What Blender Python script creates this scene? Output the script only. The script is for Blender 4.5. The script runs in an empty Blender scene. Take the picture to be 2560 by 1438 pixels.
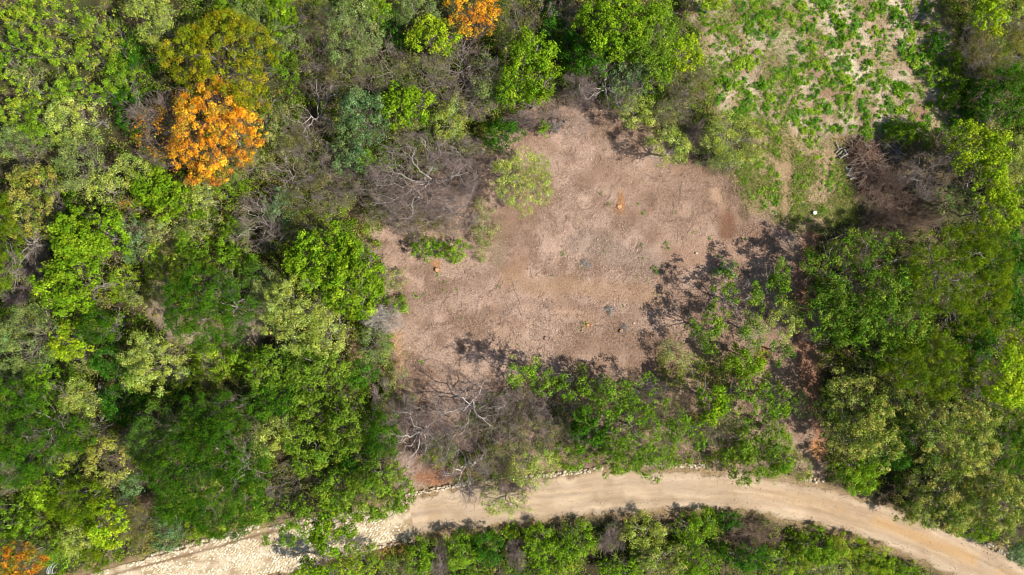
import bpy, math
import numpy as np
from mathutils import Vector

# ------------------------------------------------------------------ camera, sky, sun, exposure
SC = bpy.context.scene
COL = SC.collection
CAM_H = 77.6
FPX = 2560 * 24.0 / 36.0
cam_data = bpy.data.cameras.new("aerial_camera")
cam_data.lens = 24.0
cam_data.sensor_width = 36.0
cam_data.clip_start = 0.5
cam_data.clip_end = 2000.0
cam = bpy.data.objects.new("aerial_camera", cam_data)
cam.location = (0, 0, CAM_H)
COL.objects.link(cam)
SC.camera = cam

SUN_EL = math.radians(47.0)
SUN_AZ = math.atan2(0.93, -0.38)           # sun stands to the lower right of the picture
sun_dir = Vector((math.sin(SUN_AZ) * math.cos(SUN_EL), math.cos(SUN_AZ) * math.cos(SUN_EL), math.sin(SUN_EL)))
world = bpy.data.worlds.new("World")
SC.world = world
world.use_nodes = True
wn = world.node_tree
bg = wn.nodes["Background"]
sky = wn.nodes.new("ShaderNodeTexSky")
sky.sky_type = 'NISHITA'
sky.sun_disc = False
sky.sun_elevation = SUN_EL
sky.sun_rotation = SUN_AZ
wn.links.new(sky.outputs[0], bg.inputs[0])
bg.inputs[1].default_value = 0.076
sl = bpy.data.lights.new("sun", 'SUN')
sl.energy = 4.8
sl.angle = math.radians(0.55)
sl.color = (1.0, 0.94, 0.85)
sun = bpy.data.objects.new("sun", sl)
sun.rotation_euler = sun_dir.to_track_quat('Z', 'Y').to_euler()
sun.location = (60, -40, 90)
COL.objects.link(sun)
SC.view_settings.view_transform = 'Standard'
SC.view_settings.look = 'None'
SC.view_settings.gamma = 1.0
SC.view_settings.exposure = 0.80
SC.cycles.filter_width = 1.1
SC.cycles.max_bounces = 6
SC.cycles.diffuse_bounces = 3
SC.cycles.glossy_bounces = 2
SC.cycles.transmission_bounces = 4

# ------------------------------------------------------------------ helpers
def W(px, py, z=0.0):
    """A point of the place, z metres above the ground, from where the survey photograph shows it."""
    s = (CAM_H - z) / FPX
    return np.array([(px - 1280.0) * s, (719.0 - py) * s, z])

def lin(c):
    c = np.asarray(c, float) / 255.0
    return np.where(c <= 0.04045, c / 12.92, ((c + 0.055) / 1.055) ** 2.4)

def _hash(ix, iy, seed):
    h = (ix.astype(np.int64) * 374761393 + iy.astype(np.int64) * 668265263 + seed * 1442695041) & 0x7fffffff
    h = ((h ^ (h >> 13)) * 1274126177) & 0x7fffffff
    h = h ^ (h >> 16)
    return (h & 0xffff) / 65535.0

def vnoise(x, y, seed=0):
    xi = np.floor(x); yi = np.floor(y)
    fx = x - xi; fy = y - yi
    fx = fx * fx * (3 - 2 * fx); fy = fy * fy * (3 - 2 * fy)
    a = _hash(xi, yi, seed); b = _hash(xi + 1, yi, seed)
    c = _hash(xi, yi + 1, seed); d = _hash(xi + 1, yi + 1, seed)
    return (a * (1 - fx) + b * fx) * (1 - fy) + (c * (1 - fx) + d * fx) * fy

def fbm(x, y, seed=0, octv=4):
    s = 0; a = 0.5; t = 0
    for k in range(octv):
        s = s + a * vnoise(x * 2 ** k + 17.3 * k, y * 2 ** k - 9.1 * k, seed + k)
        t += a; a *= 0.55
    return s / t

def sdist(X, Y, poly):
    """Signed distance to a polygon in metres, positive inside."""
    P = np.array([W(*p)[:2] for p in poly])
    d = np.full(X.shape, 1e9); ins = np.zeros(X.shape, bool)
    for i in range(len(P)):
        a = P[i]; b = P[(i + 1) % len(P)]
        e = b - a; L = max(e @ e, 1e-9)
        t = np.clip(((X - a[0]) * e[0] + (Y - a[1]) * e[1]) / L, 0, 1)
        d = np.minimum(d, np.hypot(X - a[0] - t * e[0], Y - a[1] - t * e[1]))
        if abs(e[1]) > 1e-9:
            c = ((a[1] > Y) != (b[1] > Y)) & (X < e[0] * (Y - a[1]) / e[1] + a[0])
            ins ^= c
    return np.where(ins, d, -d)

def linedist(X, Y, pts):
    P = np.array([W(*p)[:2] for p in pts])
    d = np.full(X.shape, 1e9)
    for i in range(len(P) - 1):
        a = P[i]; b = P[i + 1]; e = b - a; L = max(e @ e, 1e-9)
        t = np.clip(((X - a[0]) * e[0] + (Y - a[1]) * e[1]) / L, 0, 1)
        d = np.minimum(d, np.hypot(X - a[0] - t * e[0], Y - a[1] - t * e[1]))
    return d

def sstep(x, a, b):
    t = np.clip((x - a) / (b - a), 0, 1)
    return t * t * (3 - 2 * t)

def mesh_from(name, V, F, tint=None, domain='FACE', smooth=False):
    """V (n,3); F (m,k) with one k; tint (m,3) or (n,3)."""
    me = bpy.data.meshes.new(name)
    V = np.ascontiguousarray(V, np.float32); F = np.ascontiguousarray(F, np.int32)
    me.vertices.add(len(V)); me.vertices.foreach_set('co', V.ravel())
    me.loops.add(F.size); me.loops.foreach_set('vertex_index', F.ravel())
    me.polygons.add(len(F)); me.polygons.foreach_set('loop_start', np.arange(0, F.size, F.shape[1], dtype=np.int32))
    me.update(calc_edges=True)
    if tint is not None:
        at = me.attributes.new('tint', 'FLOAT_COLOR', domain)
        c = np.ones((len(tint), 4), np.float32); c[:, :3] = tint
        at.data.foreach_set('color', c.ravel())
    if smooth:
        me.polygons.foreach_set('use_smooth', np.ones(len(F), bool))
    return me

def link(name, me, mat, parent=None):
    o = bpy.data.objects.new(name, me)
    if me is not None and mat is not None and len(me.materials) == 0:
        me.materials.append(mat)
    COL.objects.link(o)
    if parent is not None:
        o.parent = parent
    return o

def tag(o, label=None, cat=None, group=None, kind=None):
    if label: o['label'] = label
    if cat: o['category'] = cat
    if group: o['group'] = group
    if kind: o['kind'] = kind
    return o

def leaf_quads(P, N, L, Wd, rng):
    """Rhombic leaves: centres P, normals N, lengths L, widths Wd -> verts, faces."""
    n = len(P)
    N = N / np.maximum(np.linalg.norm(N, axis=1, keepdims=True), 1e-6)
    R = rng.normal(size=(n, 3))
    T = np.cross(N, R); T /= np.maximum(np.linalg.norm(T, axis=1, keepdims=True), 1e-6)
    B = np.cross(N, T)
    L = np.broadcast_to(L, (n,))[:, None]; Wd = np.broadcast_to(Wd, (n,))[:, None]
    droop = N * L * 0.12
    V = np.empty((n, 4, 3))
    V[:, 0] = P - T * L * 0.5 - droop
    V[:, 1] = P + B * Wd * 0.5 - T * L * 0.06
    V[:, 2] = P + T * L * 0.5 - droop
    V[:, 3] = P - B * Wd * 0.5 - T * L * 0.06
    return V.reshape(-1, 3), np.arange(n * 4).reshape(-1, 4)

def tubes(PT, RD, n=4):
    """PT (B,K,3) polylines, RD (B,K) radii -> verts, quads."""
    Bn, K, _ = PT.shape
    T = np.empty_like(PT)
    T[:, 1:-1] = PT[:, 2:] - PT[:, :-2]; T[:, 0] = PT[:, 1] - PT[:, 0]; T[:, -1] = PT[:, -1] - PT[:, -2]
    T /= np.maximum(np.linalg.norm(T, axis=2, keepdims=True), 1e-6)
    ref = np.where(np.abs(T[:, :, 2:3]) > 0.9, np.array([1.0, 0, 0]), np.array([0, 0, 1.0]))
    A = np.cross(T, ref); A /= np.maximum(np.linalg.norm(A, axis=2, keepdims=True), 1e-6)
    Bv = np.cross(T, A)
    ang = np.arange(n) * 2 * math.pi / n
    V = (PT[:, :, None] + RD[:, :, None, None] * (A[:, :, None] * np.cos(ang)[None, None, :, None] + Bv[:, :, None] * np.sin(ang)[None, None, :, None]))
    idx = np.arange(Bn * K * n).reshape(Bn, K, n)
    a = idx[:, :-1]; b = idx[:, 1:]
    F = np.stack([a, np.roll(a, -1, 2), np.roll(b, -1, 2), b], -1).reshape(-1, 4)
    return V.reshape(-1, 3), F

def join(parts):
    V = []; F = []; o = 0
    for v, f in parts:
        V.append(v); F.append(f + o); o += len(v)
    return np.concatenate(V), np.concatenate(F)

# ------------------------------------------------------------------ materials
def new_mat(name):
    m = bpy.data.materials.new(name); m.use_nodes = True
    nt = m.node_tree
    return m, nt, nt.nodes["Principled BSDF"], nt.nodes["Material Output"]

def mat_leaf():
    m, nt, p, out = new_mat("leaf")
    a = nt.nodes.new("ShaderNodeAttribute"); a.attribute_name = 'tint'
    nt.links.new(a.outputs['Color'], p.inputs['Base Color'])
    p.inputs['Roughness'].default_value = 0.7
    p.inputs['Specular IOR Level'].default_value = 0.10
    tr = nt.nodes.new("ShaderNodeBsdfTranslucent")
    hs = nt.nodes.new("ShaderNodeHueSaturation")
    hs.inputs['Hue'].default_value = 0.49; hs.inputs['Saturation'].default_value = 1.1; hs.inputs['Value'].default_value = 1.25
    nt.links.new(a.outputs['Color'], hs.inputs['Color']); nt.links.new(hs.outputs[0], tr.inputs[0])
    mx = nt.nodes.new("ShaderNodeMixShader"); mx.inputs[0].default_value = 0.35
    nt.links.new(p.outputs[0], mx.inputs[1]); nt.links.new(tr.outputs[0], mx.inputs[2])
    nt.links.new(mx.outputs[0], out.inputs[0])
    return m

def mat_tint(name, rough=0.9, nscale=14.0, namt=0.35, bump=0.4, bscale=30.0, fine=90.0):
    """The surface's own painted colour, broken up by two grains and a bump."""
    m, nt, p, out = new_mat(name)
    a = nt.nodes.new("ShaderNodeAttribute"); a.attribute_name = 'tint'
    tc = nt.nodes.new("ShaderNodeNewGeometry")
    n1 = nt.nodes.new("ShaderNodeTexNoise"); n1.inputs['Scale'].default_value = nscale; n1.inputs['Detail'].default_value = 6; n1.inputs['Roughness'].default_value = 0.75
    nt.links.new(tc.outputs['Position'], n1.inputs['Vector'])
    mr = nt.nodes.new("ShaderNodeMapRange"); mr.inputs[1].default_value = 0.25; mr.inputs[2].default_value = 0.75
    mr.inputs[3].default_value = 1 - namt; mr.inputs[4].default_value = 1 + namt
    nt.links.new(n1.outputs[0], mr.inputs[0])
    mm = nt.nodes.new("ShaderNodeVectorMath"); mm.operation = 'SCALE'
    nt.links.new(a.outputs['Color'], mm.inputs[0]); nt.links.new(mr.outputs[0], mm.inputs['Scale'])
    nt.links.new(mm.outputs[0], p.inputs['Base Color'])
    n2 = nt.nodes.new("ShaderNodeTexNoise"); n2.inputs['Scale'].default_value = bscale / 4; n2.inputs['Detail'].default_value = 5
    nt.links.new(tc.outputs['Position'], n2.inputs['Vector'])
    b = nt.nodes.new("ShaderNodeBump"); b.inputs['Strength'].default_value = bump; b.inputs['Distance'].default_value = 0.12
    nt.links.new(n2.outputs[0], b.inputs['Height']); nt.links.new(b.outputs[0], p.inputs['Normal'])
    p.inputs['Roughness'].default_value = rough
    p.inputs['Specular IOR Level'].default_value = 0.15
    return m

def mat_bark(name, c1, c2, scale=6.0):
    m, nt, p, out = new_mat(name)
    g = nt.nodes.new("ShaderNodeNewGeometry")
    n1 = nt.nodes.new("ShaderNodeTexNoise"); n1.inputs['Scale'].default_value = scale; n1.inputs['Detail'].default_value = 4
    nt.links.new(g.outputs['Position'], n1.inputs['Vector'])
    r = nt.nodes.new("ShaderNodeValToRGB")
    r.color_ramp.elements[0].position = 0.35; r.color_ramp.elements[0].color = (*c1, 1)
    r.color_ramp.elements[1].position = 0.65; r.color_ramp.elements[1].color = (*c2, 1)
    nt.links.new(n1.outputs[0], r.inputs[0]); nt.links.new(r.outputs[0], p.inputs['Base Color'])
    p.inputs['Roughness'].default_value = 0.85
    p.inputs['Specular IOR Level'].default_value = 0.2
    return m

LEAF = mat_leaf()
SOIL = mat_tint("soil", nscale=5.0, namt=0.45, bump=0.7, bscale=26)
ROADM = mat_tint("packed_dirt", nscale=9.0, namt=0.10, bump=0.25, bscale=20)
STONE = mat_tint("pale_stone", nscale=12, namt=0.18, bump=0.3, bscale=40)
LITTER = mat_tint("dry_litter", nscale=3, namt=0.15, bump=0.0)
PALE_BARK = mat_bark("pale_bark", (0.21, 0.185, 0.16), (0.42, 0.38, 0.34))
GREY_BARK = mat_bark("grey_bark", (0.16, 0.14, 0.12), (0.30, 0.27, 0.23))
TWIG = mat_bark("twig_bark", (0.125, 0.092, 0.08), (0.30, 0.235, 0.21), 1.2)
BROWN_TWIG = mat_bark("brown_twig", (0.13, 0.085, 0.06), (0.30, 0.21, 0.16), 2.0)
WHITE_TWIG = mat_bark("white_twig", (0.32, 0.285, 0.25), (0.54, 0.49, 0.44), 2.0)
CUT_WOOD = mat_bark("cut_wood", (0.34, 0.17, 0.08), (0.50, 0.29, 0.14), 9.0)

K_SOIL, K_ROAD, K_LEAF = 0.66, 0.51, np.array([1.10, 1.0, .70])   # from daylight appearance to surface colour

# ------------------------------------------------------------------ the setting: ground, roads
CLEARING = [(950, 590), (985, 480), (1240, 350), (1350, 240), (1480, 250), (1640, 330), (1800, 430), (1880, 520), (1990, 560), (2010, 690), (2075, 1080), (2060, 1190),
            (1800, 1170), (1500, 1172), (1200, 1206), (1015, 1245), (985, 1080), (985, 860), (960, 700)]
FIELD = [(1690, -160), (2335, -160), (2350, 20), (2400, 150), (2390, 330), (2150, 350), (2080, 335), (1960, 340), (1900, 310), (1800, 290), (1755, 180), (1745, 40)]
LAWN = [(1830, 430), (1900, 320), (2095, 335), (2125, 480), (2135, 545), (1985, 565), (1880, 520)]
ROAD_TOP = [(960, 1262), (1010, 1250), (1100, 1230), (1200, 1213), (1340, 1196), (1450, 1188), (1560, 1178), (1700, 1176), (1800, 1184), (1900, 1192), (1990, 1206), (2080, 1224), (2170, 1252),
            (2290, 1296), (2439, 1355), (2560, 1412), (2760, 1520)]
ROAD_LOW = [(985, 1349), (1035, 1334), (1119, 1323), (1219, 1316), (1320, 1302), (1421, 1294), (1522, 1284), (1710, 1274), (1820, 1273), (1901, 1279), (2002, 1301), (2103, 1327), (2204, 1360),
            (2305, 1403), (2390, 1440), (2470, 1480), (2600, 1560)]
COB_TOP = [(-60, 1530), (235, 1432), (309, 1412), (504, 1362), (605, 1332), (672, 1316), (800, 1290), (934, 1268), (1022, 1262)]
COB_LOW = [(300, 1570), (560, 1470), (655, 1440), (705, 1426), (806, 1392), (857, 1378), (951, 1358), (1040, 1338)]
ROADPOLY = ROAD_TOP + ROAD_LOW[::-1]
COBPOLY = COB_TOP + COB_LOW[::-1]

def soil_map(X, Y):
    """Colour of bare earth, litter and straw at each place, and the share of it that is forest floor."""
    wx = X + 1.6 * (fbm(X * 0.45, Y * 0.45, 11) - 0.5) * 2
    wy = Y + 1.6 * (fbm(X * 0.45, Y * 0.45, 23) - 0.5) * 2
    n_lo = fbm(X * 0.09, Y * 0.09, 5); n_mid = fbm(X * 0.5, Y * 0.5, 7); n_hi = fbm(X * 1.9, Y * 1.9, 9)
    sc = sstep(sdist(wx, wy, CLEARING) + (n_mid - .5) * 5, -2.2, 1.4)
    sf = sstep(sdist(wx, wy, FIELD), -1.2, 1.2)
    sl_ = sstep(sdist(wx, wy, LAWN), -0.8, 0.8)
    def mixc(A, B, t): return A * (1 - t[..., None]) + B * t[..., None]
    one = np.ones(X.shape)[..., None]
    forest = mixc(one * lin((66, 58, 40)), one * lin((118, 104, 76)), sstep(n_mid * 0.6 + n_lo * 0.4, 0.42, 0.72))
    forest = mixc(forest, one * lin((70, 82, 40)), sstep(fbm(X * .3, Y * .3, 31), 0.45, 0.65) * 0.6)
    clear = mixc(one * lin((150, 122, 102)), one * lin((188, 160, 140)), sstep(n_mid * .55 + fbm(X * .14, Y * .14, 45) * .45, 0.36, 0.64))
    clear = mixc(clear, one * lin((164, 134, 112)), sstep(fbm(X * .16, Y * .16, 41), 0.52, 0.72) * 0.5)
    clear = mixc(clear, one * lin((112, 84, 70)), sstep(n_hi, 0.55, 0.8) * 0.6)
    field = mixc(one * lin((176, 152, 122)), one * lin((214, 196, 168)), sstep(n_mid, 0.35, 0.65))
    field = mixc(field, one * lin((150, 112, 92)), sstep(fbm(X * .35, Y * .35, 43), 0.6, 0.75) * 0.7)
    lawn = mixc(one * lin((150, 132, 96)), one * lin((182, 156, 122)), sstep(n_mid, 0.35, 0.65))
    C = mixc(forest, clear, sc); C = mixc(C, lawn, sl_); C = mixc(C, field, sf)
    # bare, stained and driven places, each with a shape of its own
    marks = [([(1265, 690), (1300, 655)], .9, (150, 114, 84), .6), ([(1275, 690), (1330, 716), (1430, 716), (1560, 730), (1650, 748)], 1.15, (164, 132, 100), .62),
             ([(1060, 760), (1100, 720), (1220, 690), (1270, 660)], .5, (132, 104, 86), .5), ([(1050, 815), (1200, 790), (1330, 755), (1480, 768)], .45, (128, 102, 88), .45),
             ([(998, 830), (1002, 880), (996, 930)], .55, (200, 160, 112), .6), ([(1810, 545), (1815, 590)], 1.0, (120, 82, 60), .85), ([(1690, 640), (1860, 640), (1900, 600)], 1.6, (158, 122, 98), .45),
             ([(1400, 770), (1480, 795)], .9, (178, 142, 114), .4), ([(1790, 480), (1800, 500)], .7, (206, 172, 142), .6), ([(1545, 500), (1552, 512)], .35, (204, 150, 108), .5),
             ([(1085, 660), (1092, 666)], .45, (225, 175, 125), .8), ([(1240, 560), (1260, 620), (1240, 660)], .9, (140, 125, 95), .6), ([(1450, 600), (1620, 660)], 1.6, (158, 142, 128), .5),
             ([(1974, 325), (1966, 380), (1969, 440), (1962, 500), (1968, 570)], .5, (178, 146, 114), .65), ([(2020, 600), (2000, 700), (2010, 850), (2035, 1000), (2065, 1100)], 1.25, (158, 110, 82), .75),
             ([(2036, 1105), (2055, 1140)], .7, (205, 140, 90), .9), ([(2130, 1140), (2137, 1142)], .4, (205, 140, 90), .9), ([(1905, 885), (1915, 890)], .6, (180, 110, 76), .8),
             ([(1060, 1185), (1110, 1195), (1190, 1185)], 1.0, (168, 108, 66), .8), ([(1010, 1375), (960, 1385)], .9, (176, 118, 72), .8), ([(2400, 395), (2330, 400)], .8, (170, 150, 120), .5),
             ([(690, 750), (610, 840), (450, 830), (400, 780)], 1.6, (178, 158, 134), .85), ([(480, 850), (520, 930), (590, 880)], 1.3, (186, 168, 146), .8),
             ([(880, 850), (900, 960), (850, 970)], .9, (178, 148, 112), .7), ([(370, 640), (440, 590), (400, 720)], 1.2, (172, 155, 120), .8), ([(310, 1265), (400, 1270)], .9, (196, 160, 120), .8),
             ([(2040, 390), (2060, 400)], .9, (200, 168, 130), .6), ([(1180, 380), (1120, 360)], 1.0, (150, 118, 86), .5), ([(1420, 290), (1340, 330)], 1.2, (150, 120, 104), .6)]
    for pts, wd, col, k in marks:
        d = linedist(wx * .6 + X * .4, wy * .6 + Y * .4, pts)
        C = mixc(C, one * lin(col), (1 - sstep(d, wd * .4, wd * 1.35)) * k * (0.65 + 0.5 * n_mid))
    # roadside verge of paler trodden earth
    v = np.maximum(sdist(X, Y, ROADPOLY), sdist(X, Y, COBPOLY))
    C = mixc(C, one * lin((168, 142, 108)), sstep(v + (n_mid - .5) * 1.5, -1.3, -0.1) * .8)
    C = C * (0.86 + 0.3 * n_hi)[..., None]
    open_ = np.maximum.reduce([sc, sf, sl_, sstep(v, -1.0, 0.2)])
    return C, open_

def build_ground():
    xs = np.concatenate([np.linspace(-600, -80, 14)[:-1], np.arange(-80, 80.01, 0.3), np.linspace(80, 600, 14)[1:]])
    ys = np.concatenate([np.linspace(-600, -50, 14)[:-1], np.arange(-50, 50.01, 0.3), np.linspace(50, 600, 14)[1:]])
    X, Y = np.meshgrid(xs, ys)
    C, op = soil_map(X, Y)
    Z = (fbm(X * .35, Y * .35, 3) - 0.5) * 0.5 * (1 - op) * (1 - sstep(np.hypot(X, Y), 90, 140))
    Z += (fbm(X * .8, Y * .8, 13) - 0.5) * 0.12 * (1 - sstep(np.maximum(sdist(X, Y, ROADPOLY), sdist(X, Y, COBPOLY)), -1.5, -0.3))
    V = np.stack([X, Y, Z - 0.02], -1).reshape(-1, 3)
    ny, nx = X.shape
    i = np.arange(ny * nx).reshape(ny, nx)
    F = np.stack([i[:-1, :-1], i[:-1, 1:], i[1:, 1:], i[1:, :-1]], -1).reshape(-1, 4)
    o = link("ground", mesh_from("ground", V, F, C.reshape(-1, 3) * K_SOIL, 'POINT', True), SOIL)
    tag(o, kind='structure')

def resample(pts, n):
    P = np.array([W(*p)[:2] for p in pts])
    s = np.concatenate([[0], np.cumsum(np.hypot(*np.diff(P, axis=0).T))])
    t = np.linspace(0, s[-1], n)
    return np.stack([np.interp(t, s, P[:, 0]), np.interp(t, s, P[:, 1])], -1)

def ribbon(top, low, n, m, z, ragged, crown, colf):
    A = resample(top, n); B = resample(low, n)
    u = np.linspace(0, 1, m)
    P = A[:, None] * (1 - u)[None, :, None] + B[:, None] * u[None, :, None]
    nrm = (B - A) / np.linalg.norm(B - A, axis=1, keepdims=True)
    e0 = (fbm(A[:, 0] * .9, A[:, 1] * .9, 51) - .5) * ragged; e1 = (fbm(B[:, 0] * .9, B[:, 1] * .9, 52) - .5) * ragged
    P = P + nrm[:, None] * (e0[:, None] * (1 - u) ** 3 + e1[:, None] * u ** 3)[..., None]
    Z = z + crown * (4 * u * (1 - u))[None, :] + np.zeros((n, 1))
    V = np.concatenate([P, Z[..., None]], -1)
    i = np.arange(n * m).reshape(n, m)
    F = np.stack([i[:-1, :-1], i[1:, :-1], i[1:, 1:], i[:-1, 1:]], -1).reshape(-1, 4)
    return V.reshape(-1, 3), F, colf(P[..., 0], P[..., 1], np.broadcast_to(u, (n, m))).reshape(-1, 3)

def road_colour(X, Y, u):
    def mixc(A, B, t): return A * (1 - t[..., None]) + B * t[..., None]
    one = np.ones(X.shape)[..., None]
    n = fbm(X * .35, Y * .35, 61); h = fbm(X * 1.6, Y * 1.6, 62)
    C = mixc(one * lin((204, 177, 146)), one * lin((222, 197, 167)), sstep(n, .35, .65))
    s = sstep(X, 22, 40)
    for c0, w0, col in ((.33, .09, (196, 168, 134)), (.66, .09, (198, 170, 134)), (.5, .08, (224, 198, 162))):
        C = mixc(C, one * lin(col), np.exp(-((u - c0 - (n - .5) * .45) / w0) ** 2) * np.clip(.1 + 1.4 * (h - .4), 0, 1))
    st = fbm(X * .22 + Y * .05, u * 11, 64, 4); st2 = fbm(X * .5, u * 26, 65, 3)
    C = C * (.66 + .68 * st)[..., None] * (.93 + .14 * st2)[..., None]
    C = mixc(C, one * lin((216, 170, 110)), np.exp(-((u - .45) / .2) ** 2) * s * .7 * sstep(n, .3, .6))
    C = mixc(C, one * lin((160, 136, 104)), (np.exp(-(u / .05) ** 2) + np.exp(-((1 - u) / .06) ** 2)) * .55)
    return C * (.93 + .14 * h)[..., None]

def cobble_colour(X, Y, u):
    h = fbm(X * 1.2, Y * 1.2, 63)
    one = np.ones(X.shape)[..., None]
    t = sstep(h, .4, .65)[..., None]
    t2 = (np.exp(-((u - .13) / .03) ** 2))[..., None] * .8
    C = one * lin((188, 164, 130)) * (1 - t) + one * lin((232, 214, 182)) * t
    return C * (1 - t2) + lin((120, 88, 62)) * t2

def stone_mesh(C2, size, ang, z0, h, tint, rng, k=8):
    """Low domed stones: centres (n,2), sizes, heading."""
    n = len(C2)
    a = np.arange(k) * 2 * math.pi / k
    rad = 1 + rng.normal(0, .13, (n, k))
    ex = np.abs(np.cos(a)) ** 3; sq = 1 / np.maximum(np.abs(np.cos(a)), np.abs(np.sin(a))) * .5 + .5
    lx = np.cos(a)[None] * rad * size[:, None] * (rng.uniform(.85, 1.3, (n, 1))) * sq[None]
    ly = np.sin(a)[None] * rad * size[:, None] * (rng.uniform(.75, 1.05, (n, 1))) * sq[None]
    ca = np.cos(ang)[:, None]; sa = np.sin(ang)[:, None]
    gx = lx * ca - ly * sa; gy = lx * sa + ly * ca
    V = np.empty((n, 3 * k, 3))
    hz = (h * rng.uniform(.7, 1.25, n))[:, None]
    for r, (s, zz) in enumerate(((1.0, 0.0), (.88, .7), (.5, 1.0))):
        V[:, r * k:(r + 1) * k, 0] = C2[:, 0:1] + gx * s
        V[:, r * k:(r + 1) * k, 1] = C2[:, 1:2] + gy * s
        V[:, r * k:(r + 1) * k, 2] = z0 + hz * zz
    base = (np.arange(n) * 3 * k)[:, None]
    j = np.arange(k); jn = (j + 1) % k
    fs = []
    for r in range(2):
        fs.append(np.stack([base + r * k + j, base + r * k + jn, base + (r + 1) * k + jn, base + (r + 1) * k + j], -1).reshape(-1, 4))
    cap = [base + 2 * k + np.array(q)[None] for q in ((0, 1, 2, 7), (7, 2, 3, 6), (6, 3, 4, 5))]
    F = np.concatenate(fs + cap)
    T = np.concatenate([np.repeat(tint, k, 0)] * 2 + [tint] * 3)
    return V.reshape(-1, 3), F, T

def build_roads():
    V, F, C = ribbon(ROAD_TOP, ROAD_LOW, 560, 44, 0.014, 1.7, 0.05, road_colour)
    tag(link("dirt_road", mesh_from("dirt_road", V, F, C * K_ROAD, 'POINT', True), ROADM), kind='structure')
    V, F, C = ribbon(COB_TOP, COB_LOW, 300, 30, 0.046, .5, 0.05, cobble_colour)
    cob = tag(link("cobbled_road", mesh_from("cobbled_road", V, F, C * K_ROAD * 1.12, 'POINT', True), ROADM), kind='structure')
    rng = np.random.default_rng(77)
    A = resample(COB_TOP, 200); B = resample(COB_LOW, 200)
    c2 = []; sz = []; ag = []
    L = np.hypot(*(A[-1] - A[0])); ncol = int(L / .31)
    for i in range(ncol):
        f = i / ncol * 199; q = int(f)
        a = A[q] + (A[min(q + 1, 199)] - A[q]) * (f - q); b = B[q] + (B[min(q + 1, 199)] - B[q]) * (f - q)
        w = np.hypot(*(b - a)); nr = int(w / .29)
        t = A[min(q + 1, 199)] - A[max(q - 1, 0)]; th = math.atan2(t[1], t[0])
        for j in range(nr):
            u = (j + .5 + rng.uniform(-.12, .12) + .5 * (i % 2)) / nr
            if u > .99: continue
            p = a + (b - a) * u + t / np.hypot(*t) * rng.uniform(-.09, .09)
            dust = fbm(np.array([p[0] * .4]), np.array([p[1] * .4]), 66)[0]
            edge = min(abs(u - .93), abs(u - .62) * 1.4)
            if f > 186 and rng.random() < (f - 186) / 16: continue
            if abs(u - .13) < .03 or (dust > .54 and edge > .07 and rng.random() < .8): continue
            c2.append(p); sz.append(rng.uniform(.10, .155)); ag.append(th + rng.normal(0, .25))
    c2 = np.array(c2); sz = np.array(sz); ag = np.array(ag)
    pal = lin([(240, 226, 196), (228, 208, 172), (244, 234, 210), (214, 192, 156)])
    tint = pal[rng.integers(0, 4, len(c2))] * rng.uniform(.85, 1.08, (len(c2), 1))
    V, F, T = stone_mesh(c2, sz, ag, 0.06, .06, np.clip(tint * K_ROAD * 1.22, 0, .8), rng)
    link("cobblestones", mesh_from("cobblestones", V, F, T), STONE, cob)

def stone_line(name, label, pts, rows, size, h, seed, gap=.15):
    rng = np.random.default_rng(seed)
    P = resample(pts, 300)
    L = np.hypot(*np.diff(P, axis=0).T).sum(); n = int(L / (size * 1.75))
    c2 = []; ag = []
    for i in range(n):
        for r in range(rows):
            if rng.random() < gap: continue
            f = (i + .5 * (r % 2)) / n * 298; q = int(f)
            t = P[q + 1] - P[q]; t = t / np.hypot(*t); nn = np.array([-t[1], t[0]])
            c2.append(P[q] + (P[q + 1] - P[q]) * (f - q) + nn * (r - (rows - 1) / 2) * size * 1.7 + rng.normal(0, .05, 2)); ag.append(math.atan2(t[1], t[0]) + rng.normal(0, .3))
    c2 = np.array(c2); ag = np.array(ag)
    pal = lin([(236, 222, 198), (224, 204, 176), (200, 182, 156)])
    tint = pal[rng.integers(0, 3, len(c2))] * rng.uniform(.8, 1.05, (len(c2), 1)) * K_ROAD * 1.2
    V, F, T = stone_mesh(c2, rng.uniform(.75, 1.25, len(c2)) * size, ag, -.02, h, tint, rng)
    tag(link(name, mesh_from(name, V, F, T), STONE), label, "stone wall", "low stone walls along the road")

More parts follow.
